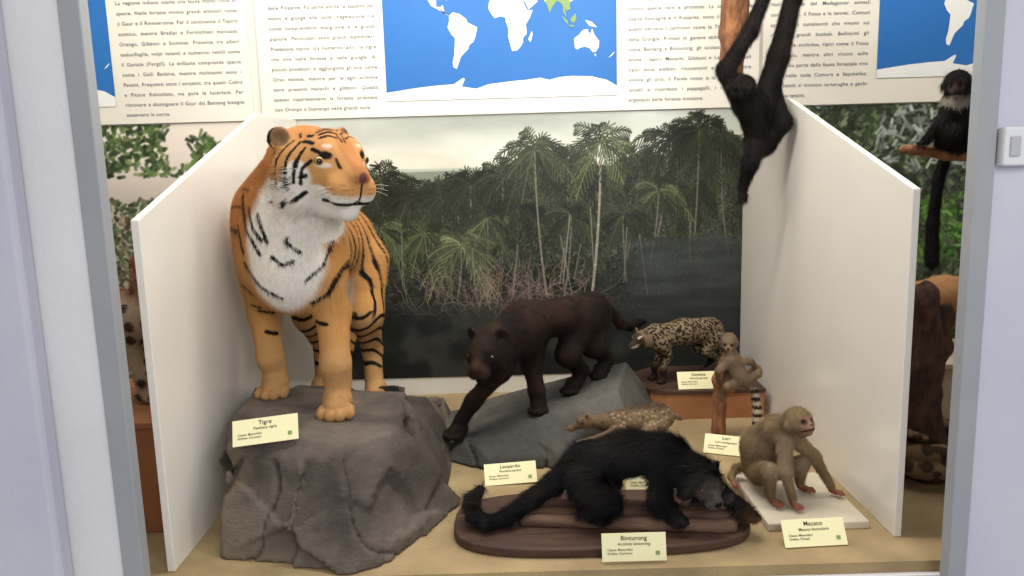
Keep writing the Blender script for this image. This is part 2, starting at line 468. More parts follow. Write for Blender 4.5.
c = Paint(-0.910, 1.028, 0.08, 1.245, 0.0024)
t = ss(c.Z, 1.0, 1.25)
c.I[:] = mix(np.array([214., 211, 190]), np.array([182., 186, 176]), t)
cl = fbm(c.P * A(1, 1, 3), 3, 4); c.I += (cl * 70)[..., None]
hz = 1.018 + 0.030 * vn(c.P * A(1, 0, 0), 3.1); c.I = mix(c.I, np.array([168., 174, 160]), ss(hz - c.Z, 0, 0.006) * .8)
hz = 1.000 + 0.02 * vn(c.P * A(1, 0, 0), 4.1, 5); c.I = mix(c.I, np.array([112., 120, 100]), ss(hz - c.Z, 0, 0.006) * .8)
def top_line(x):
    return 0.985 + 0.04 * math.sin(x * 5 + 1) + 0.02 * math.sin(x * 17) + 0.09 * math.exp(-((x - .2) / .13) ** 2) + (0.17 * max(0, min(1, (x - 0.5) / 0.25)))
tl = 0.985 + 0.04 * np.sin(c.X * 5 + 1) + 0.02 * np.sin(c.X * 17) + 0.09 * np.exp(-((c.X - .2) / .13) ** 2) + 0.17 * np.clip((c.X - 0.5) / 0.25, 0, 1) + 0.12 * fbm(c.P, 14, 4)
fo = mix(np.array([32., 34, 27]), np.array([58., 62, 44]), ss(c.Z, 0.5, 1.0))
fo = fo + (fbm(c.P, 16, 5) * 70)[..., None]
c.I = mix(c.I, fo, ss(tl - c.Z, -0.003, 0.01))
greens = [(70, 76, 48), (50, 55, 36), (90, 95, 64), (36, 40, 29), (78, 74, 52), (27, 30, 24), (22, 24, 20)]
c.dabs(9500, (-0.9, 1.03), (0.52, 1.2), greens, 0.022, 0.0030, lambda x, z: z < top_line(x) + 0.005)
c.dabs(3200, (-0.9, 1.03), (0.30, 0.60), [(46, 48, 38), (28, 30, 25), (62, 58, 47), (20, 22, 20)], 0.03, 0.003)
K = [(42, 46, 31), (60, 66, 42), (88, 92, 62)]
for (x, z, R, b, k) in [(-.72, .98, .19, .6, 0), (-.56, .975, .19, .6, 0), (-.44, .90, .19, .55, 0), (-.30, .90, .17, .5, 0), (-.17, .95, .16, .6, 0), (-.03, .98, .15, .6, 0),
                        (.26, 1.02, .17, .5, 0), (.567, 1.03, .16, .6, 0), (.70, 1.12, .18, .7, 0), (.93, 1.05, .18, .6, 0), (.8, .90, .14, .6, 0),
                        (.656, .90, .15, .6, 1), (.833, 1.16, .19, .7, 0), (-.38, .74, .18, .45, 1), (.50, .80, .14, .5, 0), (.035, .84, .17, .45, 0),
                        (-.10, .80, .15, .45, 1), (.27, .80, .14, .42, 0), (-.22, .68, .18, .45, 2), (-.58, .76, .17, .5, 1)]:
    c.palm(x, z, R, b, K[k])
c.palm(.115, 1.09, .19, .45, (54, 60, 40), (132, 124, 106), .04, 1.2)
c.palm(.403, 1.115, .20, .40, (72, 80, 50), (168, 160, 140), -.05, 1.5)
for _ in range(10):
    x = random.uniform(-.55, .65); z = random.uniform(.42, .55); h = random.uniform(.15, .34); l_ = random.uniform(-.05, .05)
    c.stroke(x, z, x + l_, z + h, 0.0026, np.array((156, 148, 130)) * random.uniform(.55, 1.1), .75)
for cx, n in ((-0.08, 26), (0.10, 20), (-0.2, 14), (.3, 12), (.0, 18), (.2, 10), (-.35, 12)):
    for _ in range(n):
        x = cx + random.uniform(-.08, .08); z = .40 + random.uniform(-.06, .05); a = math.pi / 2 + random.uniform(-.9, .9)
        for k in range(7):
            L = random.uniform(.015, .04); x2, z2 = x + L * math.cos(a), z + L * math.sin(a)
            c.stroke(x, z, x2, z2, 0.0015, (138, 114, 104), .6); x, z = x2, z2; a += random.uniform(-.7, .7)
dk = ss(0.46 + 0.12 * fbm(c.P, 6, 3) - c.Z, 0, .16); c.I = mix(c.I, mix(np.array([20., 21, 20]), np.array([48., 49, 43]), ss(fbm(c.P, 9, 5), -.1, .2)), dk * .85)
wt = ss(c.X, .40, .64) * ss(.72 - c.Z + .05 * fbm(c.P, 12, 3), 0, .05); c.I = mix(c.I, np.array([54., 60, 58]) * (1 - .35 * ss(.6 - c.Z, 0, .4))[..., None] + (fbm(c.P * A(1, 1, 6), 6, 3) * 36)[..., None], wt * .75)
c.I = c.I * .95 + 8
c.mesh(YB - 0.004, 'backdrop_picture', 'printed picture of palm forest under a pale sky')

l = Paint(-2.6, -0.936, 0.08, 1.245, 0.0045)
l.I[:] = mix(np.array([170., 160, 148]), np.array([226., 214, 200]), ss(l.Z, .7, 1.2))
l.dabs(1900, (-2.5, -.93), (1.02, 1.25), [(60, 84, 46), (86, 110, 60), (40, 56, 34), (104, 122, 74)], .03, .007, lambda x, z: vn(np.array([[x, 0, z]]), 9)[0] > .42)
l.dabs(4200, (-2.5, -.93), (.08, .92), [(60, 84, 46), (70, 90, 56), (40, 50, 34), (120, 112, 84), (96, 84, 60)], .035, .007, lambda x, z: vn(np.array([[x, 0, z]]), 5, 3)[0] > .4 - (1 - z) * .4)
l.mesh(YB - 0.004, 'backdrop_picture.001', 'printed picture of leafy branches against pale sky')
r = Paint(1.055, 2.6, 0.08, 1.245, 0.0045)
r.I[:] = mix(np.array([52., 58, 48]), np.array([92., 104, 84]), ss(fbm(r.P, 4, 4), -.15, .25))
r.dabs(6500, (1.05, 2.6), (.08, 1.25), [(60, 80, 44), (86, 104, 64), (36, 46, 32), (112, 124, 100), (44, 52, 44)], .03, .007)
r.dabs(900, (1.05, 2.6), (.55, .85), [(96, 150, 60), (70, 120, 44), (120, 170, 80)], .03, .006, lambda x, z: vn(np.array([[x, 0, z]]), 6, 5)[0] > .5)
r.dabs(500, (1.05, 2.6), (.95, 1.25), [(170, 178, 170), (150, 160, 150)], .05, .006, lambda x, z: vn(np.array([[x, 0, z]]), 5, 8)[0] > .5)
r.mesh(YB - 0.004, 'backdrop_picture.002', 'printed picture of dense green jungle and rocks')

# ------------------------------------------------------------------ information panels
def text_mesh(body, size, width=None, align='LEFT', spacing=1.0, lines=1.0, bold=0.0):
    cu = bpy.data.curves.new('lettering', 'FONT'); cu.body = body; cu.size = size; cu.align_x = align
    cu.space_line = lines; cu.space_character = spacing; cu.offset = bold; cu.resolution_u = 4
    if width: cu.text_boxes[0].width = width
    ob = bpy.data.objects.new('tmp', cu); link(ob); bpy.context.view_layer.update()
    me = bpy.data.meshes.new_from_object(ob.evaluated_get(bpy.context.evaluated_depsgraph_get()))
    me.name = 'lettering'
    bpy.data.objects.remove(ob); me.materials.clear()
    return me

LAND = dict(
 na=[(-168,66),(-156,71),(-125,70),(-95,72),(-80,70),(-78,62),(-93,60),(-85,55),(-80,52),(-77,60),(-65,60),(-56,52),(-66,45),(-74,40),(-81,31),(-80,25),(-84,30),(-97,28),(-97,20),(-91,18),(-87,21),(-84,10),(-78,8),(-86,12),(-105,20),(-112,30),(-124,40),(-125,50),(-140,60),(-160,57)],
 sa=[(-78,8),(-72,12),(-62,10),(-52,4),(-50,0),(-43,-3),(-35,-6),(-37,-12),(-39,-18),(-42,-23),(-48,-26),(-50,-31),(-57,-36),(-62,-40),(-65,-46),(-69,-54),(-74,-52),(-75,-46),(-72,-37),(-71,-28),(-70,-18),(-76,-13),(-81,-5),(-78,2)],
 gr=[(-55,60),(-45,60),(-22,71),(-20,82),(-60,82),(-72,77)],
 af=[(-17,15),(-16,22),(-10,30),(-5,36),(10,37),(11,33),(20,31),(33,31),(38,19),(43,12),(51,12),(46,3),(40,-4),(41,-15),(35,-20),(35,-25),(31,-30),(26,-34),(18,-35),(15,-27),(12,-17),(13,-9),(9,0),(9,4),(2,6),(-8,4),(-13,9)],
 eu=[(-9,37),(-9,43),(-1,44),(-4,48),(4,52),(8,57),(5,61),(15,69),(28,71),(42,67),(60,69),(75,73),(105,78),(140,73),(180,69),(163,60),(156,52),(155,60),(137,54),(140,48),(128,40),(127,35),(122,40),(121,31),(118,24),(108,20),(109,12),(103,10),(100,14),(103,2),(98,9),(97,17),(90,22),(85,19),(80,13),(77,8),(73,18),(67,25),(57,26),(48,30),(56,25),(59,22),(45,13),(35,28),(36,36),(27,37),(22,37),(19,41),(12,45),(16,39),(8,44),(0,40),(-3,37)],
 au=[(114,-22),(122,-18),(126,-14),(130,-12),(136,-12),(136,-15),(140,-17),(142,-11),(146,-19),(153,-26),(152,-33),(148,-38),(143,-39),(138,-34),(131,-32),(124,-33),(118,-35),(115,-33)],
 md=[(49,-12),(50,-16),(47,-25),(43,-22)], ng=[(131,-1),(141,-3),(150,-10),(138,-8)], jp=[(130,32),(140,36),(142,44),(138,37)], uk=[(-5,50),(1,52),(-3,58),(-6,56)], nz=[(167,-46),(173,-41),(178,-38),(173,-43)], ta=[(145,-41),(148,-41),(147,-44)],
 an=[(-180,-90),(-180,-80),(-150,-77),(-130,-75),(-100,-73),(-75,-72),(-60,-65),(-57,-66),(-62,-75),(-40,-78),(-20,-73),(20,-70),(40,-69),(60,-67),(75,-70),(90,-67),(110,-66),(140,-67),(165,-72),(180,-79),(180,-90)])
GREEN = [[(70,22),(80,28),(92,28),(108,22),(109,12),(103,10),(100,14),(103,2),(98,9),(97,17),(90,22),(85,19),(80,13),(77,8),(73,18)], [(95,5),(104,-1),(106,-6),(101,-3)], [(109,1),(117,7),(118,1),(115,-4),(110,-3)], [(106,-6),(114,-7),(114,-9),(107,-8)]]
def world_map(x0, z0, wdt):
    v, f, mi = [], [], []
    def add(pts, y, m):
        b = len(v); v.extend([(px, y, pz) for px, pz in pts]); f.append(tuple(range(b, b + len(pts)))); mi.append(m)
    add([(x0, z0), (x0 + wdt, z0), (x0 + wdt, z0 + 0.66), (x0, z0 + 0.66)], 0, 0)
    tr_ = lambda q: [(x0 + (a + 180) * wdt / 360, z0 + (b + 90) * 0.00352) for a, b in q]
    for k in LAND.values(): add(tr_(k), -0.0012, 1)
    for k in GREEN: add(tr_(k), -0.002, 2)
    me = bpy.data.meshes.new('world_map'); me.from_pydata(v, [], f)
    for m in (M_blue, M_land, M_green): me.materials.append(m)
    for i, p in enumerate(me.polygons): p.material_index = mi[i]
    me.update()
    bm = bmesh.new(); bm.from_mesh(me)
    for fc in bm.faces:
        if fc.normal.y > 0: fc.normal_flip()
    bm.to_mesh(me); bm.free(); return me

T1 = ("La regione indiana ospita una fauna molto ricca di specie. Nelle foreste vivono grandi erbivori come il Gaur e il Rinoceronte. Per il continente il Tapiro asiatico, mentre Bradipi e Formichieri mancano. Orango, Gibboni e Scimmie. "
      "Presente tra alberi caducifoglie, volpi volanti e numerosi rettili come il Gaviale (Forgill). La avifauna comprende specie come i Galli Bankiva, mentre moltissimi sono i Pavoni. Frequenti sono i serpenti, tra questi Cobra e Pitone Reticolato, ma pure le lucertole. Per ritrovare e distinguere il Gaur dai Banteng bisogna osservare le corna.")
T2 = ("Le foreste pluviali della regione orientale si estendono dalla Cina del Pacifico, al fronte delle Filippine. Fa parte anche la aspetto dei monti e giunge alle isole. Vegetazione. Le coste comprendono mangrovie e le grandi pianure. "
      "Particolari sono grandi mammiferi. Predatore tipico, tra numerosi altri, la tigre che vive nelle foreste e nelle giungle. Ai piccoli predatori si aggiungono gli orsi come Orso malese, mentre per le agili scimmie sono presenti macachi e gibboni. Questo spesso rappresentano la foresta orientale, con Orango e Siamango nelle grandi isole.")
T3 = ("Tanti sono i grandi mammiferi e le scimmie delle isole maggiori, come la Sonda e il Borneo, dove vivono specie rare e protette. La zona orientale ospita boscaglie e il Kouprey, sono il Panteng. Tra questi cercano i carnivori come le Tigri e il Gatto della Giungla. Primati in genere abitano le foreste come Banteng e Binturong, gli scoiattoli giganti ed anche i tapiri. Macachi, Gibboni e Langur. "
      "Animali tipici sono elefanti, rinoceronti e bufali. Inoltre vivono gli orsi, il Panda rosso e la Tigre. Tra gli uccelli si ricordano i pappagalli, i fagiani e gli argonauti delle foreste montane.")
T4 = ("Il rapporto con il Madagascar, isola vicina, presenta una fauna del tutto peculiare. Nella foresta del Madagascar animali come lemuri, il Fossa e le tenrec. Comuni sono anche camaleonti che vivono sui rami dei grandi baobab. Bellissimi gli uccelli e le orchidee, tipici come il Fossa del cuculo, mentre altri vivono sulle coste. Una parte della fauna forestale vive anche nelle isole Comore e Seychelles. Tra i rettili si trovano tartarughe e gechi di molte specie.")
def panel(x0, x1, label, texts, maps):
    z0 = 1.25
    rt = root('information_panel', label, 'information panel', ((x0 + x1) / 2, YB - 0.012, z0), group='information panels above the backdrop')
    cx = (x0 + x1) / 2
    part('panel_board', box_mesh('panel_board', (x0 - cx, 0, 0), (x1 - cx, 0.010, 1.0)), rt, M_paper)
    for tx, xa, xb in texts:
        me = text_mesh(tx, 0.0215, xb - xa, 'JUSTIFY', 1.12, 1.95, 0.0002)
        low = min(v.co.y for v in me.vertices)
        tp_ = part('lettering', me, rt, M_ink, loc=(xa - cx, -0.0015, 0.03 - low), rot=(math.pi / 2, 0, 0))
        tp_['kind'] = 'stuff'
    for xa, zb in maps:
        part('world_map', world_map(0, 0, 0.99), rt, loc=(xa - cx, -0.002, zb - z0), label='blue world map with white continents')
panel(-2.72, -1.095, 'white information panel with blue world map and text', [(T1, -1.64, -1.13)], [(-2.67, 1.325)])
panel(-1.055, 1.085, 'wide white information panel with central blue world map', [(T2, -1.0, -0.55), (T3, .525, 1.05)], [(-0.515, 1.315)])
panel(1.10, 2.62, 'white information panel with text beside blue world map', [(T4, 1.13, 1.55)], [(1.59, 1.355)])

# ------------------------------------------------------------------ name cards
def card(loc, tilt, yaw, title, latin, roll=0.0, w=0.172, h=0.072):
    rt = root('name_card', 'cream name card reading %s' % title, 'name card', loc, (-tilt, roll, yaw), group='name cards beside the animals')
    part('card', box_mesh('card', (-w / 2, -0.0015, 0), (w / 2, 0.0015, h)), rt, M_card)
    def txt(s, size, x, z, al='CENTER'):
        me = text_mesh(s, size, None, al, 1.05, 1.1, size * 0.012)
        q = part('lettering', me, rt, M_ink2, loc=(x, -0.0024, z), rot=(math.pi / 2, 0, 0)); q['kind'] = 'stuff'
    txt(title, 0.0165, 0, h - 0.018); txt(latin, 0.0105, 0, h - 0.031)
    txt('Classe: Mammiferi\nOrdine: %s' % ('Primati' if title in ('Macaco', 'Lori') else 'Carnivori'), 0.0085, -w / 2 + 0.014, h - 0.045, 'LEFT')
    part('emblem', box_mesh('emblem', (w / 2 - 0.028, -0.0028, h - 0.057), (w / 2 - 0.017, -0.0018, h - 0.047)), rt, M_green, label='small green emblem')

card((-0.690, 2.055, 0.300), math.radians(30), math.radians(4), 'Tigre', 'Panthera tigris', math.radians(-5), .18)
card((-0.02, 2.42, 0.003), math.radians(40), math.radians(3), 'Leopardo', 'Panthera pardus', math.radians(-2))
card((0.745, 3.03, 0.121), math.radians(30), 0, 'Genetta', 'Genetta genetta')
card((0.735, 2.62, 0.003), math.radians(40), math.radians(-22), 'Lori', 'Loris tardigradus', 0, 0.15)
card((0.43, 2.33, 0.003), math.radians(28), 0, 'Tragulo', 'Tragulus javanicus')
card((0.30, 1.895, 0.008), math.radians(14), 0, 'Binturong', 'Arctictis binturong', 0, 0.168, 0.072)
card((0.80, 1.955, 0.003), math.radians(32), math.radians(3), 'Macaco', 'Macaca fascicularis')
nt_ = bpy.data.objects.new('note_label', box_mesh('note_label', (1.0265, 3.0, 1.11), (1.0295, 3.10, 1.18))); nt_.data.materials.append(nmat('amber_card', C(206, 168, 70), C(192, 150, 58), 0.6)); link(nt_)
nt_['label'] = 'small amber paper note fixed on the partition board'; nt_['category'] = 'label'

# ------------------------------------------------------------------ rocks
ROCKM = attr_mat('rock_surface', 0.85, .25)
_nt = ROCKM.node_tree; _n = _nt.nodes.new('ShaderNodeTexNoise'); _n.inputs['Scale'].default_value = 45; _n.inputs['Detail'].default_value = 9
_b = _nt.nodes.new('ShaderNodeBump'); _b.inputs['Strength'].default_value = .45; _b.inputs['Distance'].default_value = .006
_nt.links.new(_n.outputs['Fac'], _b.inputs['Height']); _nt.links.new(_b.outputs[0], _nt.nodes['Principled BSDF'].inputs['Normal'])
def facet(P, s, seed):
    """distance offset made of tilted flat facets, one per cell - broken-stone look"""
    sh = P.shape[:-1]; Pf = P.reshape(-1, 3)
    out = np.empty(len(Pf))
    for a in range(0, len(Pf), 300000):
        w_, idv, q = worley(Pf[a:a + 300000], s, seed, True)
        g = np.sin(idv * A(12.9, 78.2, 37.7) + seed)
        out[a:a + 300000] = np.sin(idv.sum(1) * 91.7) * .5 + ((q - idv) * g).sum(1) * .9
    return out.reshape(sh)
def rock(name, label, lo, hi, planes, amp, h, cols, base, calm=.26, seed=3, fs=4.6):
    lo = np.array(lo, float); hi = np.array(hi, float); n = np.ceil((hi - lo) / h).astype(int) + 1
    ax = [lo[i] + np.arange(n[i]) * h for i in range(3)]
    P = np.stack(np.meshgrid(*ax, indexing='ij'), -1)
    F = np.full(tuple(n), -9.0)
    for fn in planes:
        F = -smin(-F, -(fn(P)), 0.008)
    side = 1 - ss(P[..., 2], calm - .03, calm + .01)
    wp = P + np.stack([fbm(P, 7, 3, 1), fbm(P, 7, 3, 2), fbm(P, 7, 3, 3)], -1) * .06
    F = F + facet(wp, fs, seed) * amp * (.12 + .88 * side) + fbm(P, 14, 4, 5) * amp * .45
    crack = np.abs(fbm(P * A(1.2, 1.2, .8), 2.4, 3, seed + 6)); F = F + np.clip(.008 - crack, 0, 1) * 1.8 * side
    F = np.maximum(F, -(P[..., 2] - 0.0005))
    V, Q = nets(F.astype(np.float32), lo, h)
    base = np.array(base, float)
    cc = mix(np.tile(s2l(cols[0]), (len(V), 1)), s2l(cols[1]), ss(fbm(V, 5, 5, 4), -.12, .18))
    cc = mix(cc, s2l(cols[2]), ss(fbm(V, 3, 3, 8) + (-.55 - V[:, 0]) * .5 * (name == 'rock'), .03, .2) * .7)
    cr = np.abs(fbm(V * A(1.2, 1.2, .8), 2.4, 3, seed + 6)); cc = cc * (1 - .4 * ss(.008 - cr, 0, .006) * (V[:, 2] < calm))[:, None]
    cc = cc * (0.88 + .5 * fbm(V, 60, 2))[:, None]
    me = np_mesh(name, V - base, Q, cc)
    o = bpy.data.objects.new(name, me); me.materials.append(ROCKM); o.location = base; link(o)
    o['label'] = label; o['category'] = 'rock'
    return o
def pl(n, p):
    n = unit(n); p = np.array(p, float); return lambda P: (P - p) @ n
rock('rock', 'large grey-brown boulder carrying the tiger', (-0.91, 1.8, -0.02), (-0.10, 3.2, 0.42),
     [pl((0.09, 0.0, 1), (-0.66, 2.3, 0.312)), pl((0.05, 0.36, 1), (-0.6, 2.52, 0.312)), pl((-1, -0.12, 0.02), (-0.845, 2.3, 0.2)),
      pl((-0.25, -1, 0.35), (-0.6, 1.95, 0.05)), pl((0.40, -1, 0.25), (-0.36, 1.94, 0.05)), pl((1, -0.55, 0.35), (-0.240, 2.2, 0.05)), pl((1, 0.10, 0.4), (-0.240, 2.5, 0.08)),
      pl((0, 1, 0.3), (-0.5, 3.08, 0.1)), pl((0.8, -0.75, 0.6), (-0.40, 2.06, 0.22)), pl((-.9, -.7, .10), (-.785, 1.98, .12)), pl((1, .1, .7), (-.32, 2.4, .22)), pl((-.2, -1, 1.3), (-.7, 2.07, .28))], 0.026, 0.0080, [(74, 67, 61), (106, 96, 86), (130, 116, 98)], (-0.55, 2.4, 0))
rock('rock.001', 'low grey boulder under the dark leopard', (-0.34, 2.42, -0.02), (0.60, 3.2, 0.36),
     [pl((-0.27, 0, 1), (0.0, 2.8, 0.115)), pl((0, -0.95, 1), (0.2, 2.66, 0.14)), pl((-1, -0.2, 0.5), (-0.24, 2.7, 0.05)), pl((0, -1, 0.25), (0.1, 2.55, 0.03)),
      pl((1, -0.3, 0.6), (0.49, 2.8, 0.05)), pl((0, 1, 0.3), (0.2, 3.1, 0.1)), pl((-.6, -.8, .5), (-.15, 2.58, .04)), pl((.5, -.8, .6), (.42, 2.60, .06))], 0.009, 0.009, [(72, 70, 66), (94, 90, 84), (106, 99, 88)], (0.1, 2.8, 0), .08, 11, 6)

# ------------------------------------------------------------------ TIGER
hf = Frame((-0.545, 2.30, 1.052), (0.70, -0.70, -0.13))
HS = 1.07
EP = (-0.050, 0.096, 0.066)
tp = []
tp += [cap((-0.70, 2.46, 0.80), (-0.67, 2.95, 0.76), 0.142, 0.134, 0.08),
       cap((-0.69, 2.40, 0.74), (-0.67, 2.40, 0.86), 0.118, 0.126, 0.08),
       ell((-0.664, 3.0, 0.74), (0.140, 0.17, 0.155), None, 0.06),
       cap((-0.70, 2.46, 0.88), (-0.60, 2.36, 1.00), 0.144, 0.104, 0.08),
       cap((-0.755, 2.48, 0.92), (-0.64, 2.40, 1.06), 0.100, 0.080, 0.08),
       sph((-0.66, 2.36, 0.70), 0.085, 0.08),
       ell((-0.80, 2.47, 0.77), (0.065, 0.09, 0.14), None, 0.05), ell((-0.570, 2.42, 0.75), (0.058, 0.09, 0.13), None, 0.05)]
tp += chain([(-0.80, 2.47, 0.70), (-0.812, 2.51, 0.58), (-0.788, 2.46, 0.44), (-0.782, 2.475, 0.40), (-0.782, 2.47, 0.345)], [0.068, 0.050, 0.040, 0.034, 0.036], 0.025) + paw((-0.78, 2.46, 0.318), (0.05, -1, 0), 0.046, .005)
tp += chain([(-0.585, 2.36, 0.72), (-0.558, 2.38, 0.60), (-0.545, 2.315, 0.45), (-0.545, 2.33, 0.40), (-0.546, 2.315, 0.33)], [0.070, 0.052, 0.043, 0.037, 0.038], 0.025) + paw((-0.546, 2.31, 0.294), (0.1, -1, 0), 0.049, .005)
tp += chain([(-0.575, 2.97, 0.68), (-0.555, 2.88, 0.50), (-0.562, 3.02, 0.33), (-0.55, 2.96, 0.21)], [0.105, 0.066, 0.036, 0.036], 0.035) + paw((-0.54, 2.93, 0.152), (0, -1, 0), 0.045, .006)
tp += chain([(-0.74, 2.97, 0.68), (-0.755, 2.88, 0.50), (-0.75, 3.03, 0.33), (-0.75, 2.97, 0.21)], [0.105, 0.066, 0.036, 0.036], 0.035) + paw((-0.75, 2.94, 0.162), (0, -1, 0), 0.045, .006)
tp += chain([(-0.67, 3.12, 0.78), (-0.68, 3.25, 0.66), (-0.69, 3.29, 0.48), (-0.70, 3.27, 0.34), (-0.70, 3.22, 0.28)], [0.04, 0.034, 0.03, 0.027, 0.024], 0.03)
tp += cat_head(hf, HS, .97, .72, 1.0, earp=EP, ruff=1.12, mz=1.06, es=.86)
CH = [[(-.80, .97), (-.778, .865), (-.738, .797)], [(-.80, .767), (-.745, .70), (-.679, .665)], [(-.625, .874), (-.66, .835), (-.62, .80)], [(-.530, .845), (-.56, .755), (-.607, .716)],
      [(-.505, .755), (-.55, .671), (-.60, .645)], [(-.738, .915), (-.712, .835)], [(-.69, .95), (-.645, .895), (-.57, .875)], [(-.70, .79), (-.67, .765), (-.64, .775)], [(-.815, .88), (-.80, .80)],
      [(-.81, .60), (-.755, .585)], [(-.60, .58), (-.565, .575)], [(-.84, .69), (-.79, .655)], [(-.77, .93), (-.755, .87), (-.73, .84)], [(-.79, .53), (-.76, .52)], [(-.83, .62), (-.80, .61)]]
FACE = [[(44, 10), (56, 0), (60, -20)], [(58, 28), (70, 8), (70, -18)], [(78, 40), (86, 10), (80, -26)], [(98, 40), (106, 5), (98, -26)], [(44, 33), (56, 39), (70, 42)], [(50, 50), (72, 56)],
        [(8, 40), (20, 44), (34, 41)], [(4, 48), (18, 53), (36, 49)], [(4, 57), (22, 62), (44, 58)], [(3, 34), (5, 44)], [(33, 20), (44, 25)], [(16, 13), (14, 4)], [(50, -8), (60, -12)], [(54, -32), (72, -40)], [(112, 40), (120, 5), (114, -25)], [(86, -40), (100, -46)], [(5, 67), (40, 70)], [(64, 22), (66, 2)], [(10, 75), (60, 76)], [(90, 50), (110, 56)]]
def tiger_col(P):
    n = len(P)
    x, y, z = P[:, 0], P[:, 1], P[:, 2]
    orange = s2l((184, 134, 78)); rust = s2l((160, 102, 52)); white = s2l((216, 209, 196)); black = s2l((22, 17, 15)); tan = s2l((182, 144, 98))
    nz = fbm(P, 9, 3)
    col = mix(np.tile(orange, (n, 1)), np.tile(rust, (n, 1)), ss(z + nz * .2, .72, .94))
    q = (P - A(-0.665, 2.24, 0.81)) / A(0.122, 0.17, 0.20)
    wc = ss(1.12 - np.linalg.norm(q, axis=1) + nz * .3, 0, .25)
    col = mix(col, white, wc)
    wb = ss(.66 - z, 0, .05) * (y > 2.48) * ss(z, .5, .56) * ss(np.abs(x + .67), .10, .05); col = mix(col, white, wb)
    lg = ss(.56 - z, 0, .1); col = mix(col, tan, lg * .6)
    inl = ss(.52 - z, 0, .1) * ss(-(x + .60), 0, .02) * (x > -.68) * (y < 2.45); col = mix(col, white, inl * .5)
    s = y + 0.25 * (x + .65)
    ph = s / 0.058 + 2.4 * fbm(P * A(1, 1, .6), 7, 3) + (z * 1.2)
    st = np.abs(((ph) % 1) - .5) * 2
    br = vn(P, 7, 4)
    sm = ss(st, .68, .78) * (y > 2.46) * ss(z, .46, .52) * ss(br, .15, .25) * ((x > -.7) | (y > 2.56)); col = mix(col, black, sm * (1 - wb * .5))
    ph2 = z / 0.052 + .5 * np.sin(x * 30 + y * 20); st2 = np.abs((ph2 % 1) - .5) * 2
    sm2 = ss(st2, .64, .76) * (y > 2.72) * (z < .52) * (z > .26); col = mix(col, black, sm2)
    sh = np.abs(((x * .6 + .5 * z + .5 * y) / 0.055 + fbm(P, 8, 2) * 1.5) % 1 - .5) * 2
    sm3 = ss(sh, .82, .9) * (x < -.77) * (z > .60) * (y > 2.34) * (y < 2.6) * ss(vn(P, 8, 2), .38, .46); col = mix(col, black, sm3 * .9)
    P2 = np.stack([x, z], 1)
    for k in CH:
        d = seg_dist2(P2, k) + nz * .012
        col = mix(col, black, ss(.0060 - d, -.0015, .0015) * (y < 2.47))
    L = hf.loc(P) / HS; r = np.linalg.norm(L, axis=1)
    hd = (r < .215) & ((L[:, 0] > -.055) | (L[:, 2] > .045))
    az = np.degrees(np.arctan2(np.abs(L[:, 1]), L[:, 0])); el = np.degrees(np.arctan2(L[:, 2], np.hypot(L[:, 0], L[:, 1])))
    hc = np.tile(s2l((182, 132, 80)), (n, 1)); hc = mix(hc, s2l((160, 102, 54)), ss(el, 25, 60) * .7)
    hc = mix(hc, s2l((152, 96, 56)), ss(.028 - np.abs(L[:, 1]), 0, .01) * ss(L[:, 0], .07, .11) * (el > -8) * .7)
    wt_ = np.maximum.reduce([ss(-15 - el, 0, 6) * ss(az, 150, 100), ss(1 - np.hypot((az - 25) / 8, (el - 28) / 3.6), 0, .4) * .5, ss(1 - np.hypot((az - 30) / 12, (el - 6) / 4), 0, .4) * .6, ss(1 - np.hypot((az - 66) / 26, (el + 12) / 26), 0, .3)])
    hc = mix(hc, white, wt_)
    AE = np.stack([az, el], 1); sgn = (L[:, 1] > 0) * 1.5
    for k in FACE:
        hc = mix(hc, black, ss(1.9 - seg_dist2(AE + sgn[:, None], k) + nz * 6, -.7, .7))
    e = np.hypot((az - 27) / 8.0, (el - 17) / 4.8); hc = mix(hc, black, ss(1 - e, -.1, .1))
    hc = mix(hc, s2l((96, 60, 54)), ss(.018 - np.linalg.norm(L - A(.188, 0, -.010), axis=1), 0, .004))
    hc = mix(hc, black * 2, ss(.007 - np.abs(L[:, 2] + .082), 0, .004) * (L[:, 0] > .075) * (np.abs(L[:, 1]) < .062))
    hc = mix(hc, black * 2, ss(.004 - np.abs(L[:, 1]), 0, .002) * (L[:, 0] > .15) * (L[:, 2] > -.085) * (L[:, 2] < -.025))
    pads = (np.abs(((L[:, 2] + .03) / .012) % 1 - .5) > .40) * (L[:, 0] > .12) * (L[:, 2] < -.03) * (L[:, 2] > -.066) * (np.abs(L[:, 1]) > .02)
    hc = mix(hc, black * 3, pads * .4)
    er = np.linalg.norm(np.stack([L[:, 0] - EP[0], np.abs(L[:, 1]) - EP[1], L[:, 2] - EP[2] - .004], 1), axis=1)
    ear = (er < .050) & (np.abs(L[:, 1]) > .078)
    hc = np.where((ear & (L[:, 0] < EP[0] - .002))[:, None], black * 1.5, hc); hc = np.where((ear & (L[:, 0] >= EP[0] - .002) & (er < .027))[:, None], s2l((120, 92, 68)), hc)
    return np.where(hd[:, None], hc, col)
def tflow(P):
    L = hf.loc(P); r = np.linalg.norm(L, axis=1)
    b = np.tile(A(0.05, .75, -.6), (len(P), 1)); b[P[:, 1] < 2.45] = A(0, .15, -1)
    b[P[:, 2] < .6] = A(0, 0, -1); b[r < .2] = -hf.f + A(0, 0, -.25)
    return b
def tlen(P):
    L = hf.loc(P); r = np.linalg.norm(L, axis=1)
    o = np.where(P[:, 2] < .6, .5, 1.0); o = np.where(r < .25, .4, o); o = np.where((L[:, 0] > .06) & (r < .28), .28, o); o = np.where((L[:, 0] > .105) & (r < .28), .0, o); o = np.where((r < .25) & (L[:, 0] < .05) & (L[:, 2] < 0), 1.3, o)
    return o
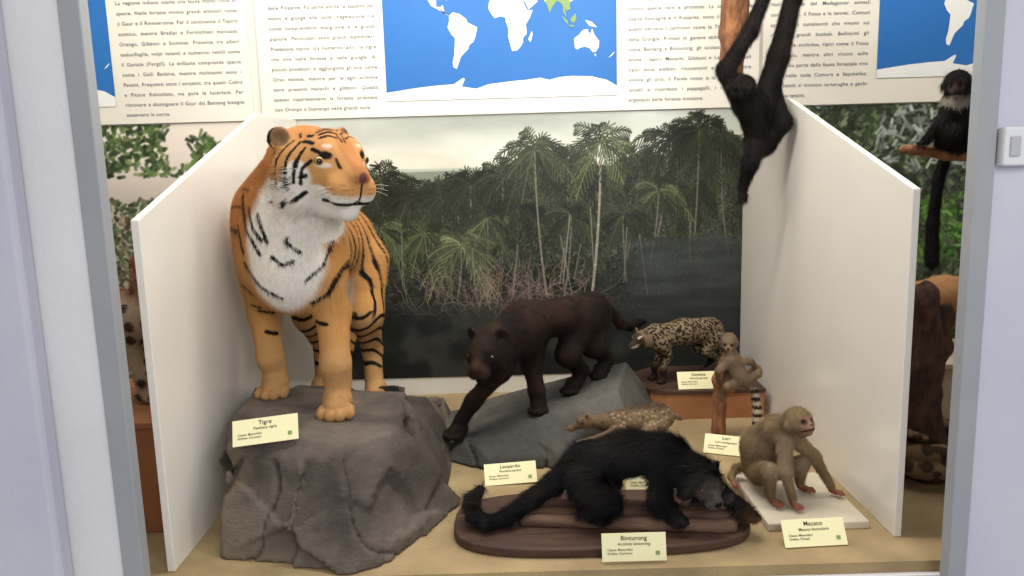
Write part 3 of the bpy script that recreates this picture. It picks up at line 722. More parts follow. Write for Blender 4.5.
animal('tiger', 'orange and black striped tiger with white chest standing on the boulder', 'tiger', (-0.66, 2.6, 0.16), tp, 0.0046, tiger_col,
       (130000, 0.015, 0.0015, 0.18, tflow, tlen), head_eyes(hf, HS, 0.0125, (160, 124, 58), az=24, u=.022), (whisker_set(hf, HS, .95, 0.06, 3), 0.0004), deep=.3)

# ------------------------------------------------------------------ DARK LEOPARD
ph = Frame((-0.095, 2.64, 0.398), (-0.30, -0.88, -0.28))
PS = 0.62
pp = [cap((0.05, 2.76, 0.475), (0.19, 2.86, 0.468), 0.077, 0.064, 0.04), cap((0.19, 2.86, 0.468), (0.30, 2.94, 0.475), 0.064, 0.072, 0.04),
      ell((0.045, 2.74, 0.44), (0.066, 0.09, 0.100), None, 0.03), cap((0.03, 2.73, 0.485), (-0.08, 2.66, 0.42), 0.060, 0.051, 0.035)]
pp += chain([(0.01, 2.70, 0.43), (-0.05, 2.67, 0.32), (-0.15, 2.70, 0.20), (-0.20, 2.70, 0.125)], [0.056, 0.038, 0.027, 0.026], 0.025) + paw((-0.205, 2.70, 0.068), (-.7, -.8, 0), 0.035, .006)
pp += chain([(0.08, 2.79, 0.43), (0.065, 2.80, 0.31), (0.08, 2.76, 0.21), (0.085, 2.76, 0.165)], [0.056, 0.038, 0.027, 0.026], 0.025) + paw((0.085, 2.75, 0.137), (-.1, -1, 0), 0.033, .006)
pp += chain([(0.26, 2.89, 0.44), (0.20, 2.83, 0.33), (0.26, 2.92, 0.24), (0.228, 2.88, 0.19)], [0.070, 0.044, 0.024, 0.025], 0.025) + paw((0.22, 2.87, 0.170), (-.5, -1, 0), 0.032, .006)
pp += chain([(0.32, 2.99, 0.44), (0.30, 2.93, 0.34), (0.37, 3.02, 0.26), (0.35, 2.98, 0.22)], [0.068, 0.044, 0.024, 0.025], 0.025) + paw((0.34, 2.97, 0.20), (-.5, -1, 0), 0.032, .006)
pp += chain([(0.35, 3.0, 0.49), (0.40, 3.06, 0.43), (0.44, 3.12, 0.375), (0.49, 3.22, 0.345), (0.54, 3.33, 0.335), (0.58, 3.38, .33)], [0.026, 0.022, 0.020, 0.020, 0.018, .012], 0.015)
pp += cat_head(ph, PS, 1.0, 1.0)
def pcol(P):
    L = ph.loc(P) / PS; n = fbm(P, 12, 3)
    c = mix(np.tile(s2l((27, 19, 16)), (len(P), 1)), s2l((44, 30, 23)), ss(n + P[:, 2] * .4, .05, .35))
    w = worley(P, 26); c = mix(c, s2l((15, 11, 10)), ss(.38 - w, 0, .1) * .5)
    return mix(c, s2l((66, 48, 40)), ss(L[:, 0], .13, .18) * (np.abs(L[:, 1]) < .07) * (np.abs(L[:, 2]) < .07) * .5)
animal('leopard', 'near-black brown leopard standing over the low boulder with head lowered', 'leopard', (0.08, 2.8, 0.12), pp, 0.0055, pcol,
       (36000, 0.010, 0.0015, 0.15, (0.6, 0.6, -0.5), None), head_eyes(ph, PS, 0.011, (96, 78, 46), az=24), deep=.6)

# ------------------------------------------------------------------ generic small quadruped
def quad(fr, L, H, r, hs, snout, ear, leg, hdir, hup=1.12, hfw=0.62, tail=None, tr_=None, bz=.80, mz=1.0, ruff=1.0):
    p = fr.p
    o = [cap(p(-.36 * L, 0, (bz - .02) * H), p(0, 0, (bz + .02) * H), r, r * .88, r * .5), cap(p(0, 0, (bz + .02) * H), p(.34 * L, 0, (bz - .04) * H), r * .88, r * .95, r * .5),
         cap(p(.38 * L, 0, (bz + .04) * H), p(hfw * L * .92, 0, hup * H * .95), r * .68, r * .5, r * .5)]
    for m in (-1, 1):
        w = r * .55 * m
        o += chain([p(.33 * L, w, .72 * H), p(.26 * L, w, .5 * H), p(.33 * L, w, .24 * H), p(.33 * L, w, .1 * H)], [r * .55, leg * 1.25, leg, leg * .9], r * .25) + paw(p(.33 * L, w, .0), fr.f, leg * 1.25, 0.006)
        o += chain([p(-.36 * L, w, .74 * H), p(-.24 * L, w, .48 * H), p(-.46 * L, w, .27 * H), p(-.40 * L, w, .1 * H)], [r * .75, leg * 1.5, leg, leg * .9], r * .25) + paw(p(-.40 * L, w, .0), fr.f, leg * 1.25, 0.006)
    hfr = Frame(p(hfw * L, 0, hup * H), hdir)
    o += cat_head(hfr, hs, snout, ear, mz=mz, ruff=ruff)
    if tail: o += chain([p(*t) for t in tail], tr_, 0.01)
    return o, hfr

gf = Frame((0.715, 3.20, 0.122), (-0.92, -0.38, 0))
gp, gh = quad(gf, 0.37, 0.225, 0.058, 0.29, 1.6, 1.25, 0.012, (-0.75, -0.65, -0.2), 0.86, 0.57, [(-.16, 0, .18), (-.20, .0, .12), (-.18, .04, .05), (-.06, .08, .03), (.06, .10, .026)], [.020, .022, .022, .020, .014], .86, .62, .85)
def gcol(P):
    L = gh.loc(P) / .29; z = P[:, 2]
    c = mix(np.tile(s2l((108, 91, 70)), (len(P), 1)), s2l((134, 116, 90)), vn(P, 20))
    w = worley(P, 92, 2); c = mix(c, s2l((34, 26, 21)), ss(.50 - w, -.04, .05) * (z > .20))
    c = mix(c, s2l((40, 30, 24)), ss(.215 - z, 0, .04))
    hd = np.linalg.norm(L, axis=1) < .32
    hc = mix(np.tile(s2l((62, 49, 38)), (len(P), 1)), s2l((180, 168, 146)), ss(1 - np.hypot(np.abs(L[:, 1]) - .06, L[:, 2] - .05) / .02, 0, .3) * (L[:, 0] > 0))
    hc = mix(hc, s2l((190, 178, 156)), ss(-.035 - L[:, 2], 0, .01) * (L[:, 0] > .08) * .8)
    hc = mix(hc, s2l((112, 94, 72)), ss(.035 - L[:, 0], 0, .02))
    return np.where((hd & (L[:, 0] > -.07))[:, None], hc, c)
animal('genet', 'small densely spotted genet with dark legs standing on a brown plinth', 'genet', (0.745, 3.20, 0.122), gp, 0.0034, gcol,
       (16000, 0.007, 0.0012, 0.12, (.7, .3, -.6), lambda P: np.where(gh.loc(P)[:, 0] > .01, 0, 1.)), head_eyes(gh, .29, .015, (40, 28, 18), az=34))
rp = root('plinth', 'low orange-brown plinth under the spotted genet', 'plinth', (.75, 3.2, 0))
ol = [(0.51, 3.16), (0.55, 3.05), (0.61, 3.015), (1.0, 3.015), (1.0, 3.38), (0.61, 3.38), (0.52, 3.30)]
part('plinth_base', prism('plinth_base', [((x - .75), (y - 3.2)) for x, y in ol], 0, 0.105), rp, M_terra)
part('plinth_top', prism('plinth_top', [((x - .75) * 1.02, (y - 3.2) * 1.03) for x, y in ol], 0.105, 0.120), rp, M_wooddark, 'dark top board')

# ------------------------------------------------------------------ lying spotted chevrotain
ff = Frame((0.40, 2.63, 0.092), (-1, -0.22, 0))
fp = [ell(ff.p(-0.03, 0, .045), (0.130, 0.048, 0.046), ff.R, 0.03), ell(ff.p(-.10, 0, .046), (.060, .052, .050), ff.R, .03), cap(ff.p(.06, 0, .050), ff.p(.15, .0, .055), .030, .019, .025)]
fh = Frame(ff.p(.168, 0, .056), (-1, -.35, -.2))
fp += cat_head(fh, .22, 2.1, 1.35, .85, mz=.6, ruff=.7)
fp += chain([ff.p(.04, .04, .035), ff.p(.13, .05, .014), ff.p(.21, .055, .007)], [.018, .009, .006], .01)
fp += chain([ff.p(-.10, .05, .035), ff.p(.0, .070, .014), ff.p(.10, .068, .007)], [.026, .010, .006], .01)
fp += chain([ff.p(.04, -.04, .035), ff.p(.11, -.045, .014), ff.p(.17, -.04, .007)], [.018, .009, .006], .01)
fp += chain([ff.p(-.15, 0, .05), ff.p(-.19, .01, .035)], [.014, .008], .01)
def fcol(P):
    L = ff.loc(P)
    c = mix(np.tile(s2l((92, 73, 54)), (len(P), 1)), s2l((120, 98, 74)), vn(P, 14))
    w = worley(P, 70, 3); c = mix(c, s2l((156, 138, 110)), ss(.34 - w, -.04, .06) * (L[:, 0] < .08) * .7)
    w2 = worley(P, 55, 9); c = mix(c, s2l((54, 41, 32)), ss(.32 - w2, -.03, .06) * .7)
    c = mix(c, s2l((54, 40, 31)), ss(L[:, 2], .075, .095) * .8)
    return mix(c, s2l((176, 160, 134)), ss(.022 - L[:, 2], 0, .02) * .5)
animal('chevrotain', 'small slender brown chevrotain with pale spots lying down', 'chevrotain', (0.40, 2.63, 0.092), fp, 0.0034, fcol,
       (9000, 0.006, 0.0011, 0.12, (.9, .2, -.3), lambda P: np.where(fh.loc(P)[:, 0] > .0, 0, 1.)), head_eyes(fh, .22, .017, (24, 16, 12), az=45))

# ------------------------------------------------------------------ BINTURONG with its base
def superell(cx, cy, a, b, n=3.2, m=48):
    r = []
    for i in range(m):
        t = 2 * math.pi * i / m; ct, st = math.cos(t), math.sin(t)
        r.append((cx + a * math.copysign(abs(ct) ** (2 / n), ct), cy + b * math.copysign(abs(st) ** (2 / n), st)))
    return r
o = bpy.data.objects.new('wooden_base', prism('wooden_base', superell(0.235, 2.115, 0.42, 0.185), 0, 0.028)); o.data.materials.append(M_wooddark); link(o); bmod(o, .006, 3)
o['label'] = 'oval dull dark brown wooden base under the binturong'; o['category'] = 'base'
V, Q = blob([cap((-0.02, 2.13, 0.040), (0.60, 2.06, 0.040), 0.022, 0.024, .02), cap((0.02, 2.08, 0.038), (0.58, 2.01, 0.038), 0.020, 0.02, .02), cap((0.05, 2.18, 0.040), (0.52, 2.12, 0.040), .02, .02, .02)], .006, lambda V: fbm(V * A(1, 5, 5), 9, 3) * .012)
V[:, 2] = np.maximum(V[:, 2], .0285)
me = np_mesh('log', V, Q); o = bpy.data.objects.new('log', me); me.materials.append(M_woodred); link(o); o['label'] = 'flat dull brown split log lying on the oval base'; o['category'] = 'log'

BS = .43
bh = Frame((0.512, 2.02, 0.170), (0.28, -0.85, -0.45))
bp = [cap((0.215, 2.13, 0.185), (0.32, 2.12, 0.220), 0.056, 0.050, .04), cap((0.32, 2.12, 0.220), (0.42, 2.10, 0.218), 0.050, 0.058, .04),
      ell((0.200, 2.13, 0.165), (0.064, 0.064, 0.066), None, .03), cap((0.42, 2.08, 0.215), (0.50, 2.04, 0.182), 0.050, 0.042, .03)]
bp += chain([(0.41, 2.06, 0.18), (0.40, 2.03, 0.12), (0.43, 2.01, 0.080)], [.034, .022, .017], .015) + paw((0.43, 2.01, .054), (.6, -.6, 0), .021, .005)
bp += chain([(0.47, 2.10, 0.18), (0.56, 2.08, 0.12), (0.63, 2.03, 0.080)], [.036, .023, .017], .015) + paw((0.63, 2.03, .050), (.9, -.4, 0), .021, .005)
bp += chain([(0.20, 2.07, 0.15), (0.26, 2.03, 0.110), (0.20, 2.04, 0.080)], [.046, .026, .018], .015) + paw((0.215, 2.035, .052), (.9, -.3, 0), .022, .005)
bp += chain([(0.22, 2.18, 0.15), (0.28, 2.18, 0.110), (0.24, 2.18, 0.075)], [.046, .026, .018], .015) + paw((0.245, 2.18, .050), (.9, -.2, 0), .022, .005)
bp += chain([(0.17, 2.14, 0.17), (0.11, 2.13, 0.130), (0.04, 2.11, 0.090), (-0.03, 2.06, 0.060), (-0.085, 2.04, 0.056), (-0.125, 2.07, 0.066), (-0.13, 2.11, 0.092), (-.105, 2.13, .115)], [.038, .026, .021, .019, .018, .017, .016, .011], .012)
bp += cat_head(bh, BS, 1.0, 0.7, .95)
def bcol(P):
    L = bh.loc(P) / BS; n = fbm(P, 20, 3)
    c = mix(np.tile(s2l((17, 15, 15)), (len(P), 1)), s2l((32, 28, 26)), ss(n, -.1, .2))
    hd = (np.linalg.norm(L, axis=1) < .25) & (L[:, 0] > -.02)
    g = vn(P, 220) * .5 + .5
    c = np.where(hd[:, None], mix(c, s2l((92, 82, 74)), .65 * ss(L[:, 0], .0, .12) * g), c)
    c = mix(c, s2l((10, 9, 9)), ss(.03 - np.linalg.norm(L - A(.19, 0, -.01), axis=1), 0, .01))
    hn = np.linalg.norm(P - A(.67, 2.01, .06), axis=1); return mix(c, s2l((80, 58, 44)), ss(.06 - hn, 0, .03))
def blen(P):
    L = bh.loc(P); hr = np.linalg.norm(L, axis=1)
    o = np.where((L[:, 0] > .02) & (hr < .13), .25, 1.0); o = np.where((L[:, 0] > .05) & (hr < .13), 0, o)
    o = np.where(P[:, 0] < .12, .7, o); o = np.where(P[:, 2] < .08, np.minimum(o, .4), o); return o
animal('binturong', 'shaggy black binturong standing on a log, tail tip curled', 'binturong', (0.3, 2.1, 0.05), bp, 0.0040, bcol,
       (70000, 0.036, 0.0022, 0.30, (-.8, .0, -.6), blen), head_eyes(bh, BS, .015, (96, 60, 30), az=30))

# ------------------------------------------------------------------ primates
def monkey_head(fr, s, snout=1.0, ear=1.0):
    p = lambda a, b, c: fr.p(a * s, b * s, c * s); k = .25 * s
    o = [ell(p(-.12, 0, .12), (1.0 * s, .86 * s, .9 * s), fr.R, k), cap(p(.45, 0, -.25), p(.45 + .5 * snout, 0, -.42), .46 * s, .32 * s, k * 1.0),
         cap(p(.74, -.36, .20), p(.74, .36, .20), .13 * s, .13 * s, k), cap(p(.7, 0, .05), p(.62 + .5 * snout, 0, -.2), .12 * s, .12 * s, k * .5),
         cap(p(.3, 0, -.66), p(.4 + .4 * snout, 0, -.72), .3 * s, .2 * s, k * .5)]
    for m in (-1, 1):
        o += [sph(p(.80, .34 * m, -.02), .15 * s, k * .3, True), ell(p(-.05, .9 * m, -.02), (.11 * s, .15 * s * ear, .27 * s * ear), fr.R, k * .4), sph(p(.5, .42 * m, -.28), .24 * s, k)]
        o.append(cap(p(.80 + .45 * snout, 0, -.58), p(.6, .34 * m, -.57), .045 * s, .035 * s, k * .1, True))
    return o
def monkey_eyes(fr, s, iris=(60, 38, 20)):
    return [(fr.p(.2 * s, .33 * m * s, -.02 * s), fr.f + fr.l * .12 * m, .13 * s, iris) for m in (-1, 1)]

mh = Frame((0.816, 2.155, 0.280), (0.36, -0.84, 0.40)); MS = .045
mp = [cap((0.748, 2.29, 0.100), (0.748, 2.28, 0.165), .052, .052, .035), cap((0.748, 2.28, 0.165), (0.778, 2.23, 0.234), .052, .044, .035), cap((0.78, 2.21, 0.238), (.812, 2.17, .264), .036, .031, .025)]
mp += chain([(0.785, 2.175, 0.22), (0.776, 2.14, 0.14), (0.80, 2.14, 0.055)], [.025, .017, .011], .014) + hand((0.80, 2.14, .042), (.3, -1, -.1), .019)
mp += chain([(0.82, 2.21, 0.22), (0.890, 2.22, 0.15), (0.945, 2.22, 0.055)], [.025, .017, .011], .014) + hand((0.945, 2.22, .042), (.7, -.7, -.1), .019)
mp += chain([(0.74, 2.25, 0.09), (0.735, 2.16, 0.130), (0.748, 2.18, 0.05)], [.038, .024, .013], .014) + hand((0.75, 2.17, .04), (.3, -1, -.05), .022)
mp += chain([(0.79, 2.28, 0.09), (0.850, 2.22, 0.125), (0.865, 2.26, 0.05)], [.036, .023, .013], .014) + hand((0.865, 2.255, .04), (.6, -.7, -.05), .022)
mp += chain([(0.73, 2.34, .08), (.70, 2.36, .06), (.675, 2.33, .045), (.67, 2.27, .04)], [.014, .012, .010, .008], .012)
mp += monkey_head(mh, MS, .8)
def face_mask(L, up=.3): return (L[:, 0] > .42) & (np.abs(L[:, 1]) < .52) & (L[:, 2] < up) & (L[:, 2] > -.95) & (L[:, 0] < 1.7)
def mcol(P):
    L = mh.loc(P) / MS; n = vn(P, 30); z = P[:, 2]
    c = mix(np.tile(s2l((96, 78, 56)), (len(P), 1)), s2l((126, 104, 76)), n)
    c = mix(c, s2l((144, 124, 98)), ss(.10 - np.hypot(P[:, 0] - .80, (z - .16)), 0, .05) * (P[:, 1] < 2.22) * .5)
    c = mix(c, s2l((126, 70, 54)), ss(.052 - z, 0, .01))
    c = np.where(face_mask(L)[:, None], s2l((128, 98, 78)), c)
    eyb = np.hypot(np.abs(L[:, 1]) - .33, L[:, 2] + .02); c = np.where((face_mask(L, .5) & (eyb < .2))[:, None], s2l((84, 62, 50)), c)
    c = np.where((face_mask(L) & (L[:, 2] < -.52) & (L[:, 2] > -.62))[:, None], s2l((60, 38, 32)), c)
    nost = (np.abs(np.abs(L[:, 1]) - .08) < .05) & (np.abs(L[:, 2] + .27) < .05) & (L[:, 0] > 1.0)
    return np.where(nost[:, None], s2l((50, 34, 28)), c)
animal('macaque', 'grey-brown macaque sitting hunched on a pale slab leaning on hands', 'monkey', (0.8, 2.22, 0.025), mp, 0.0030, mcol,
       (28000, 0.012, 0.0012, 0.28, (0, .3, -1), lambda P: np.where((P[:, 2] < .055) | face_mask(mh.loc(P) / MS, .35), 0, 1.)), monkey_eyes(mh, MS))
o = bpy.data.objects.new('stone_slab', box_mesh('stone_slab', (0.70, 2.05, 0), (0.985, 2.40, 0.024))); o.data.materials.append(M_slabw); link(o); bmod(o, .004)
o['label'] = 'pale square slab under the macaque'; o['category'] = 'slab'

def branch(name, label, chains, h, mat, amp=.008):
    pr = []
    for p, r in chains: pr += chain(p, r, .02)
    V, Q = blob(pr, h, lambda V: fbm(V * A(2, 2, 1), 14, 3) * amp * 2)
    base = V.min(0) * A(0, 0, 1) + V.mean(0) * A(1, 1, 0)
    me = np_mesh(name, V - base, Q); o = bpy.data.objects.new(name, me); me.materials.append(mat); o.location = base; link(o)
    o['label'] = label; o['category'] = 'branch'; return o
branch('branch', 'upright forked brown branch holding the lemur', [([(0.765, 2.82, .02), (0.77, 2.82, .12), (0.76, 2.82, .22), (0.80, 2.82, .33)], [.030, .022, .02, .016]), ([(0.765, 2.82, .15), (.84, 2.80, .22), (.90, 2.80, .27)], [.02, .015, .011])], .005, M_bark)
lh = Frame((0.785, 2.77, 0.372), (-0.35, -1, -0.1)); LS = .034
lp = [cap((0.80, 2.775, 0.30), (0.83, 2.775, 0.235), .031, .033, .03), cap((.80, 2.775, .31), (.788, 2.775, .35), .024, .022, .02)]
lp += chain([(.78, 2.77, .30), (.745, 2.76, .27), (.752, 2.79, .235)], [.016, .011, .009], .01) + chain([(.82, 2.77, .30), (.865, 2.77, .30), (.89, 2.785, .275)], [.016, .011, .009], .01)
lp += chain([(.815, 2.77, .22), (.775, 2.745, .215), (.765, 2.78, .17)], [.020, .013, .010], .01) + chain([(.85, 2.77, .23), (.89, 2.76, .255), (.905, 2.79, .26)], [.020, .013, .010], .01)
lp += hand((.752, 2.785, .235), (.2, .3, -1), .011, .002) + hand((.89, 2.785, .275), (.7, .2, -.3), .011, .002) + hand((.765, 2.78, .17), (.1, .2, -1), .012, .002)
lp += chain([(.85, 2.775, .22), (.885, 2.78, .18), (.895, 2.77, .11), (.885, 2.76, .05)], [.012, .015, .016, .012], .01)
lp += monkey_head(lh, LS, .7, 1.1)
def lcol(P):
    L = lh.loc(P) / LS
    c = mix(np.tile(s2l((98, 80, 62)), (len(P), 1)), s2l((130, 110, 86)), vn(P, 30))
    tl_ = (P[:, 0] > .865) & (P[:, 2] < .20); rings = (np.sin(P[:, 2] * 2 * math.pi / .030) > 0)
    c = np.where((tl_ & rings)[:, None], s2l((40, 32, 28)), c); c = np.where((tl_ & ~rings)[:, None], s2l((184, 170, 146)), c)
    fc = (np.linalg.norm(L, axis=1) < 1.8) & (L[:, 0] > .5) & (np.abs(L[:, 1]) < .5) & (L[:, 2] < .2); c = np.where(fc[:, None], s2l((138, 116, 92)), c)
    e = np.linalg.norm(np.stack([L[:, 0] - .8, np.abs(L[:, 1]) - .36, L[:, 2]], 1), axis=1); c = mix(c, s2l((70, 54, 42)), ss(.26 - e, 0, .1))
    return mix(c, s2l((40, 30, 26)), ss(.2 - np.linalg.norm(L - A(1.15, 0, -.32), axis=1), 0, .05))
animal('lemur', 'small grey-brown lemur with ringed tail clinging to an upright branch', 'lemur', (0.82, 2.78, 0.04), lp, 0.0030, lcol,
       (11000, 0.009, 0.0012, 0.28, (0, 0, -1), lambda P: np.where(face_mask(lh.loc(P) / LS), 0, 1.)), monkey_eyes(lh, LS, (110, 66, 28)))

# hanging gibbon and its bough
gbh = Frame((0.822, 2.80, 1.275), (-0.85, -0.45, -0.15)); GS = .047
gb = [cap((.875, 2.85, 1.215), (.925, 2.89, 1.09), .056, .045, .04), cap((.86, 2.83, 1.235), (.83, 2.81, 1.262), .040, .036, .03)]
gb += chain([(.915, 2.87, 1.205), (.975, 2.88, 1.39), (1.03, 2.90, 1.60), (1.045, 2.92, 1.74)], [.042, .034, .028, .020], .02) + hand((1.045, 2.92, 1.74), (0, .3, 1), .026)
gb += chain([(.84, 2.84, 1.225), (.775, 2.84, 1.345), (.87, 2.87, 1.48), (.96, 2.91, 1.68)], [.036, .028, .024, .020], .02) + hand((.96, 2.91, 1.68), (.2, .3, 1), .026)
gb += chain([(.90, 2.88, 1.09), (.865, 2.82, 1.02), (.855, 2.87, .93)], [.040, .027, .016], .02) + hand((.855, 2.87, .93), (-.1, -.3, -1), .024)
gb += chain([(.94, 2.89, 1.09), (.985, 2.84, 1.16), (.975, 2.88, 1.25)], [.038, .027, .018], .02) + hand((.975, 2.88, 1.25), (.2, -.1, 1), .024)
gb += monkey_head(gbh, GS, .6, .9)
def gbcol(P):
    c = mix(np.tile(s2l((20, 16, 15)), (len(P), 1)), s2l((36, 29, 26)), vn(P, 25))
    return np.where(face_mask(gbh.loc(P) / GS)[:, None], s2l((14, 11, 11)), c)
animal('gibbon', 'black long-armed gibbon hanging from a bough by raised arms', 'gibbon', (0.9, 2.88, 0.93), gb, 0.005, gbcol,
       (40000, 0.022, 0.0016, 0.28, (0, 0.1, -1), lambda P: np.where(face_mask(gbh.loc(P) / GS), 0, 1.)), monkey_eyes(gbh, GS))
branch('bough', 'thick light brown bough hanging from the ceiling', [([(.845, 3.03, 1.34), (.855, 3.02, 1.5), (.85, 3.0, 1.8), (.86, 2.98, 2.345)], [.042, .05, .052, .06]), ([(.85, 3.0, 1.86), (1.0, 2.96, 1.79), (1.2, 2.94, 1.75)], [.03, .024, .018])], .008, M_bark, .012)

# ------------------------------------------------------------------ beyond the right board
branch('tree_stump', 'dark gnarled tree stump beside the coiled snake', [([(1.33, 2.42, .03), (1.31, 2.42, .2), (1.33, 2.43, .42), (1.30, 2.42, .60)], [.085, .055, .058, .035]), ([(1.33, 2.43, .4), (1.38, 2.42, .55)], [.04, .02])], .008, M_barkdark, .02)
pts = []; rad = []
for i in range(70):
    t = i / 69; a = t * 2 * math.pi * 2.6; R = .155 - .045 * t; pts.append((1.33 + R * math.cos(a), 2.42 + R * math.sin(a), .03 + .13 * t)); rad.append(.008 + .020 * min(1, t * 4) - .012 * max(0, (t - .9) * 10))
snp = chain(pts, rad, .006); e = A(*pts[-1]); tdir = unit(e - A(*pts[-2])); snp += [ell(e + tdir * .03, (.036, .020, .013), Frame(e, tdir).R, .012)]
sf = Frame(e + tdir * .03, tdir)
def scol(P):
    w = worley(P, 26, 4); c = np.tile(s2l((118, 98, 72)), (len(P), 1)); return mix(c, s2l((62, 48, 38)), ss(.5 - w, -.05, .05))
animal('snake', 'coiled patterned brown python around the stump base', 'snake', (1.33, 2.42, 0.0), snp, .0055, scol, None, [(sf.p(0.01, 0, 0), sf.f * .5 + sf.l * m * .8 + sf.u * .3, .004, (40, 30, 20)) for m in (-1, 1)])
branch('tree', 'brown trunk with a horizontal perch for the black monkey', [([(1.56, 2.56, 0.03), (1.55, 2.56, .5), (1.56, 2.55, 1.0), (1.60, 2.56, 1.45)], [.06, .045, .04, .03]), ([(1.56, 2.55, 1.02), (1.40, 2.52, 1.035), (1.25, 2.50, 1.05)], [.03, .022, .016])], .008, M_bark, .01)
ch = Frame((1.385, 2.46, 1.240), (-0.55, -0.8, -.05)); CS = .046
cp = [cap((1.42, 2.50, 1.09), (1.405, 2.48, 1.18), .056, .050, .03), cap((1.405, 2.48, 1.18), (1.388, 2.465, 1.225), .034, .030, .02)]
cp += chain([(1.37, 2.47, 1.18), (1.33, 2.44, 1.12), (1.31, 2.49, 1.075)], [.024, .018, .012], .02) + hand((1.31, 2.49, 1.075), (-.6, -.4, -.3), .016)
cp += chain([(1.43, 2.47, 1.18), (1.45, 2.43, 1.11), (1.42, 2.47, 1.07)], [.024, .018, .012], .02) + hand((1.42, 2.47, 1.07), (-.2, -.8, -.3), .016)
cp += chain([(1.39, 2.48, 1.08), (1.36, 2.42, 1.10), (1.35, 2.48, 1.065)], [.035, .022, .013], .02) + chain([(1.44, 2.50, 1.08), (1.47, 2.43, 1.10), (1.46, 2.5, 1.065)], [.035, .022, .013], .02)
cp += chain([(1.42, 2.54, 1.07), (1.41, 2.58, .95), (1.40, 2.58, .8), (1.40, 2.57, .68)], [.018, .017, .018, .022], .012)
cp += monkey_head(ch, CS, .7, .8)
def ccol(P):
    L = ch.loc(P) / CS
    c = np.tile(s2l((22, 19, 18)), (len(P), 1)); r_ = np.linalg.norm(L, axis=1)
    c = np.where(((r_ < 1.6) & (L[:, 0] > .1) & (L[:, 2] < -.65))[:, None], s2l((120, 114, 104)), c)
    return np.where((face_mask(L) & (L[:, 2] > -.6))[:, None], s2l((50, 40, 36)), c)
animal('colobus_monkey', 'black monkey with pale throat sitting on a horizontal perch', 'monkey', (1.4, 2.5, 1.05), cp, .0045, ccol, (14000, .018, .0016, .3, (0, .1, -1), lambda P: np.where(face_mask(ch.loc(P) / CS), 0, 1.)), monkey_eyes(ch, CS))

def plinth(name, lo, hi, mat, label):
    lo = A(*lo); hi = A(*hi); b = (lo + hi) / 2 * A(1, 1, 0); rt = root(name, label, 'plinth', tuple(b))
    o = part('plinth_base', box_mesh('plinth_base', tuple(lo - b), tuple(hi - b - A(0, 0, .02))), rt, mat); bmod(o, .004)
    o = part('plinth_top', box_mesh('plinth_top', tuple(A(lo[0] - .012, lo[1] - .012, hi[2] - .02) - b * A(1, 1, 0)), tuple(A(hi[0] + .012, hi[1] + .012, hi[2]) - b * A(1, 1, 0))), rt, mat); bmod(o, .004)
plinth('plinth.001', (1.34, 2.74, 0), (1.95, 3.1, .28), M_slabw, 'pale block plinth under the tan fox')
xf = Frame((1.64, 2.92, 0.282), (-1, -.25, 0))
xp, xh = quad(xf, .46, .27, .07, .52, 1.35, 1.4, .018, (-.8, -.6, -.1), 1.0, .6, [(-.2, 0, .21), (-.28, 0, .15), (-.32, 0, .05)], [.03, .04, .02], mz=.7, ruff=.9)
def xcol(P):
    c = mix(np.tile(s2l((156, 110, 70)), (len(P), 1)), s2l((178, 134, 92)), vn(P, 15)); return mix(c, s2l((220, 205, 180)), ss(.44 - P[:, 2], 0, .05) * .3)
animal('fox', 'tan fox standing on a pale plinth', 'fox', (1.64, 2.92, .282), xp, .006, xcol, (14000, .014, .0018, .25, (.9, .2, -.4), None), head_eyes(xh, .52, .012, (60, 40, 20), az=30))

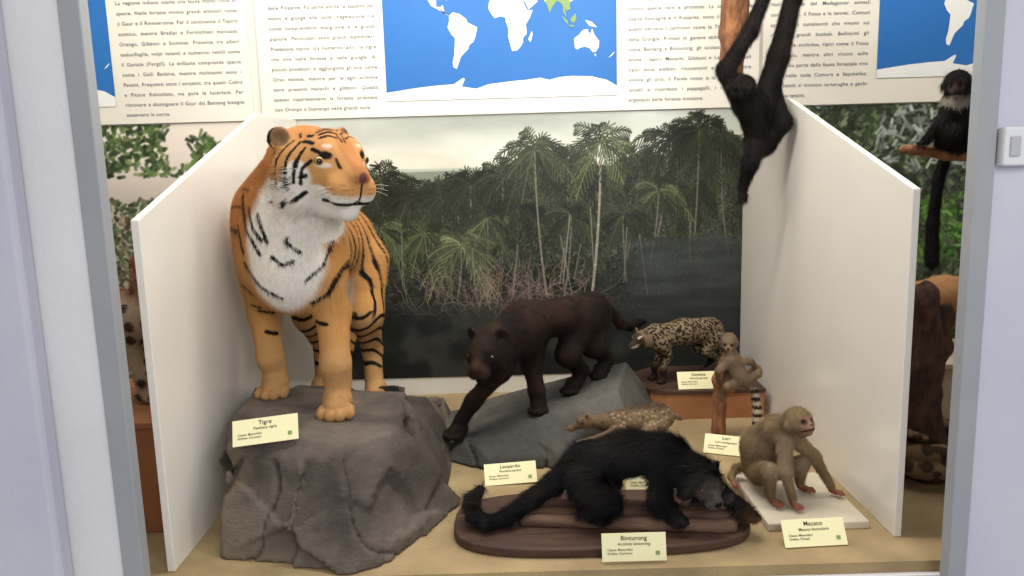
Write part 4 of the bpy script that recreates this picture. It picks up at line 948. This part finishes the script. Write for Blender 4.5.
plinth('plinth.002', (-1.62, 2.15, 0), (-1.02, 2.62, .34), M_terra, 'terracotta painted block plinth under the spotted hyena')
yf = Frame((-1.30, 2.42, 0.342), (0.97, -.2, 0))
yp, yh = quad(yf, .50, .34, .085, .55, 1.2, 1.1, .022, (.8, -.55, -.1), 1.12, .42, [(-.22, 0, .27), (-.27, 0, .2), (-.28, 0, .1)], [.025, .025, .02])
def ycol(P):
    c = mix(np.tile(s2l((134, 116, 94)), (len(P), 1)), s2l((160, 142, 118)), vn(P, 15)); w = worley(P, 24, 6)
    c = mix(c, s2l((56, 42, 34)), ss(.42 - w, -.03, .05)); return mix(c, s2l((112, 66, 42)), ss(P[:, 2], .64, .70) * .85)
animal('hyena', 'spotted brown hyena standing on a terracotta plinth', 'hyena', (-1.30, 2.42, .342), yp, .006, ycol, (16000, .014, .0018, .25, (-.9, .2, -.4), None), head_eyes(yh, .55, .012, (40, 26, 16), az=30))

# ------------------------------------------------------------------ switch on the gallery wall
rt = root('light_switch', 'white plastic wall switch box beside the display case', 'light switch', (1.138, 1.79, 1.050))
o = part('switch_box', box_mesh('switch_box', (-.034, -.035, -.043), (.040, 0, .043)), rt, M_plastic); bmod(o, .006, 3)
o = part('rocker', box_mesh('rocker', (-.024, -.041, -.022), (-.002, -.035, .022)), rt, nmat('switch_grey', C(176, 176, 180), None, .4)); bmod(o, .002)

# ------------------------------------------------------------------ lights
def area(name, loc, rot, sx, sy, e, col=(1, 1, 1)):
    li = bpy.data.lights.new(name, 'AREA'); li.shape = 'RECTANGLE'; li.size = sx; li.size_y = sy; li.energy = e; li.color = col
    o = bpy.data.objects.new(name, li); o.location = loc; o.rotation_euler = rot; link(o)
area('case_light_front', (0.05, 2.15, 2.3), (math.radians(18), 0, 0), 1.9, .25, 40, (1, .965, .91))
area('case_light_back', (0.05, 2.85, 2.3), (math.radians(8), 0, 0), 4.6, .3, 34, (1, .97, .93))
area('gallery_daylight', (1.2, -1.6, 2.3), (math.radians(62), 0, math.radians(18)), 2.6, 1.6, 75, (.97, .98, 1))
w = bpy.data.worlds.new('world'); bpy.context.scene.world = w; w.use_nodes = True
w.node_tree.nodes['Background'].inputs[0].default_value = (.94, .95, 1, 1); w.node_tree.nodes['Background'].inputs[1].default_value = .55
bpy.context.scene.view_settings.view_transform = 'Standard'

# ------------------------------------------------------------------ camera
cd = bpy.data.cameras.new('camera'); cd.sensor_width = 36; cd.lens = 780 / 1024 * 36
cam = bpy.data.objects.new('camera', cd); link(cam)
th = math.radians(9.3)
F = Vector((0, math.cos(th), -math.sin(th))); R = Vector((1, 0, 0)); U = R.cross(F)
ro = math.radians(1.6)
R2 = R * math.cos(ro) - U * math.sin(ro); U2 = U * math.cos(ro) + R * math.sin(ro)
M = Matrix((R2, U2, -F)).transposed().to_4x4(); M.translation = Vector((0, 0, 1.05))
cam.matrix_world = M
bpy.context.scene.camera = cam
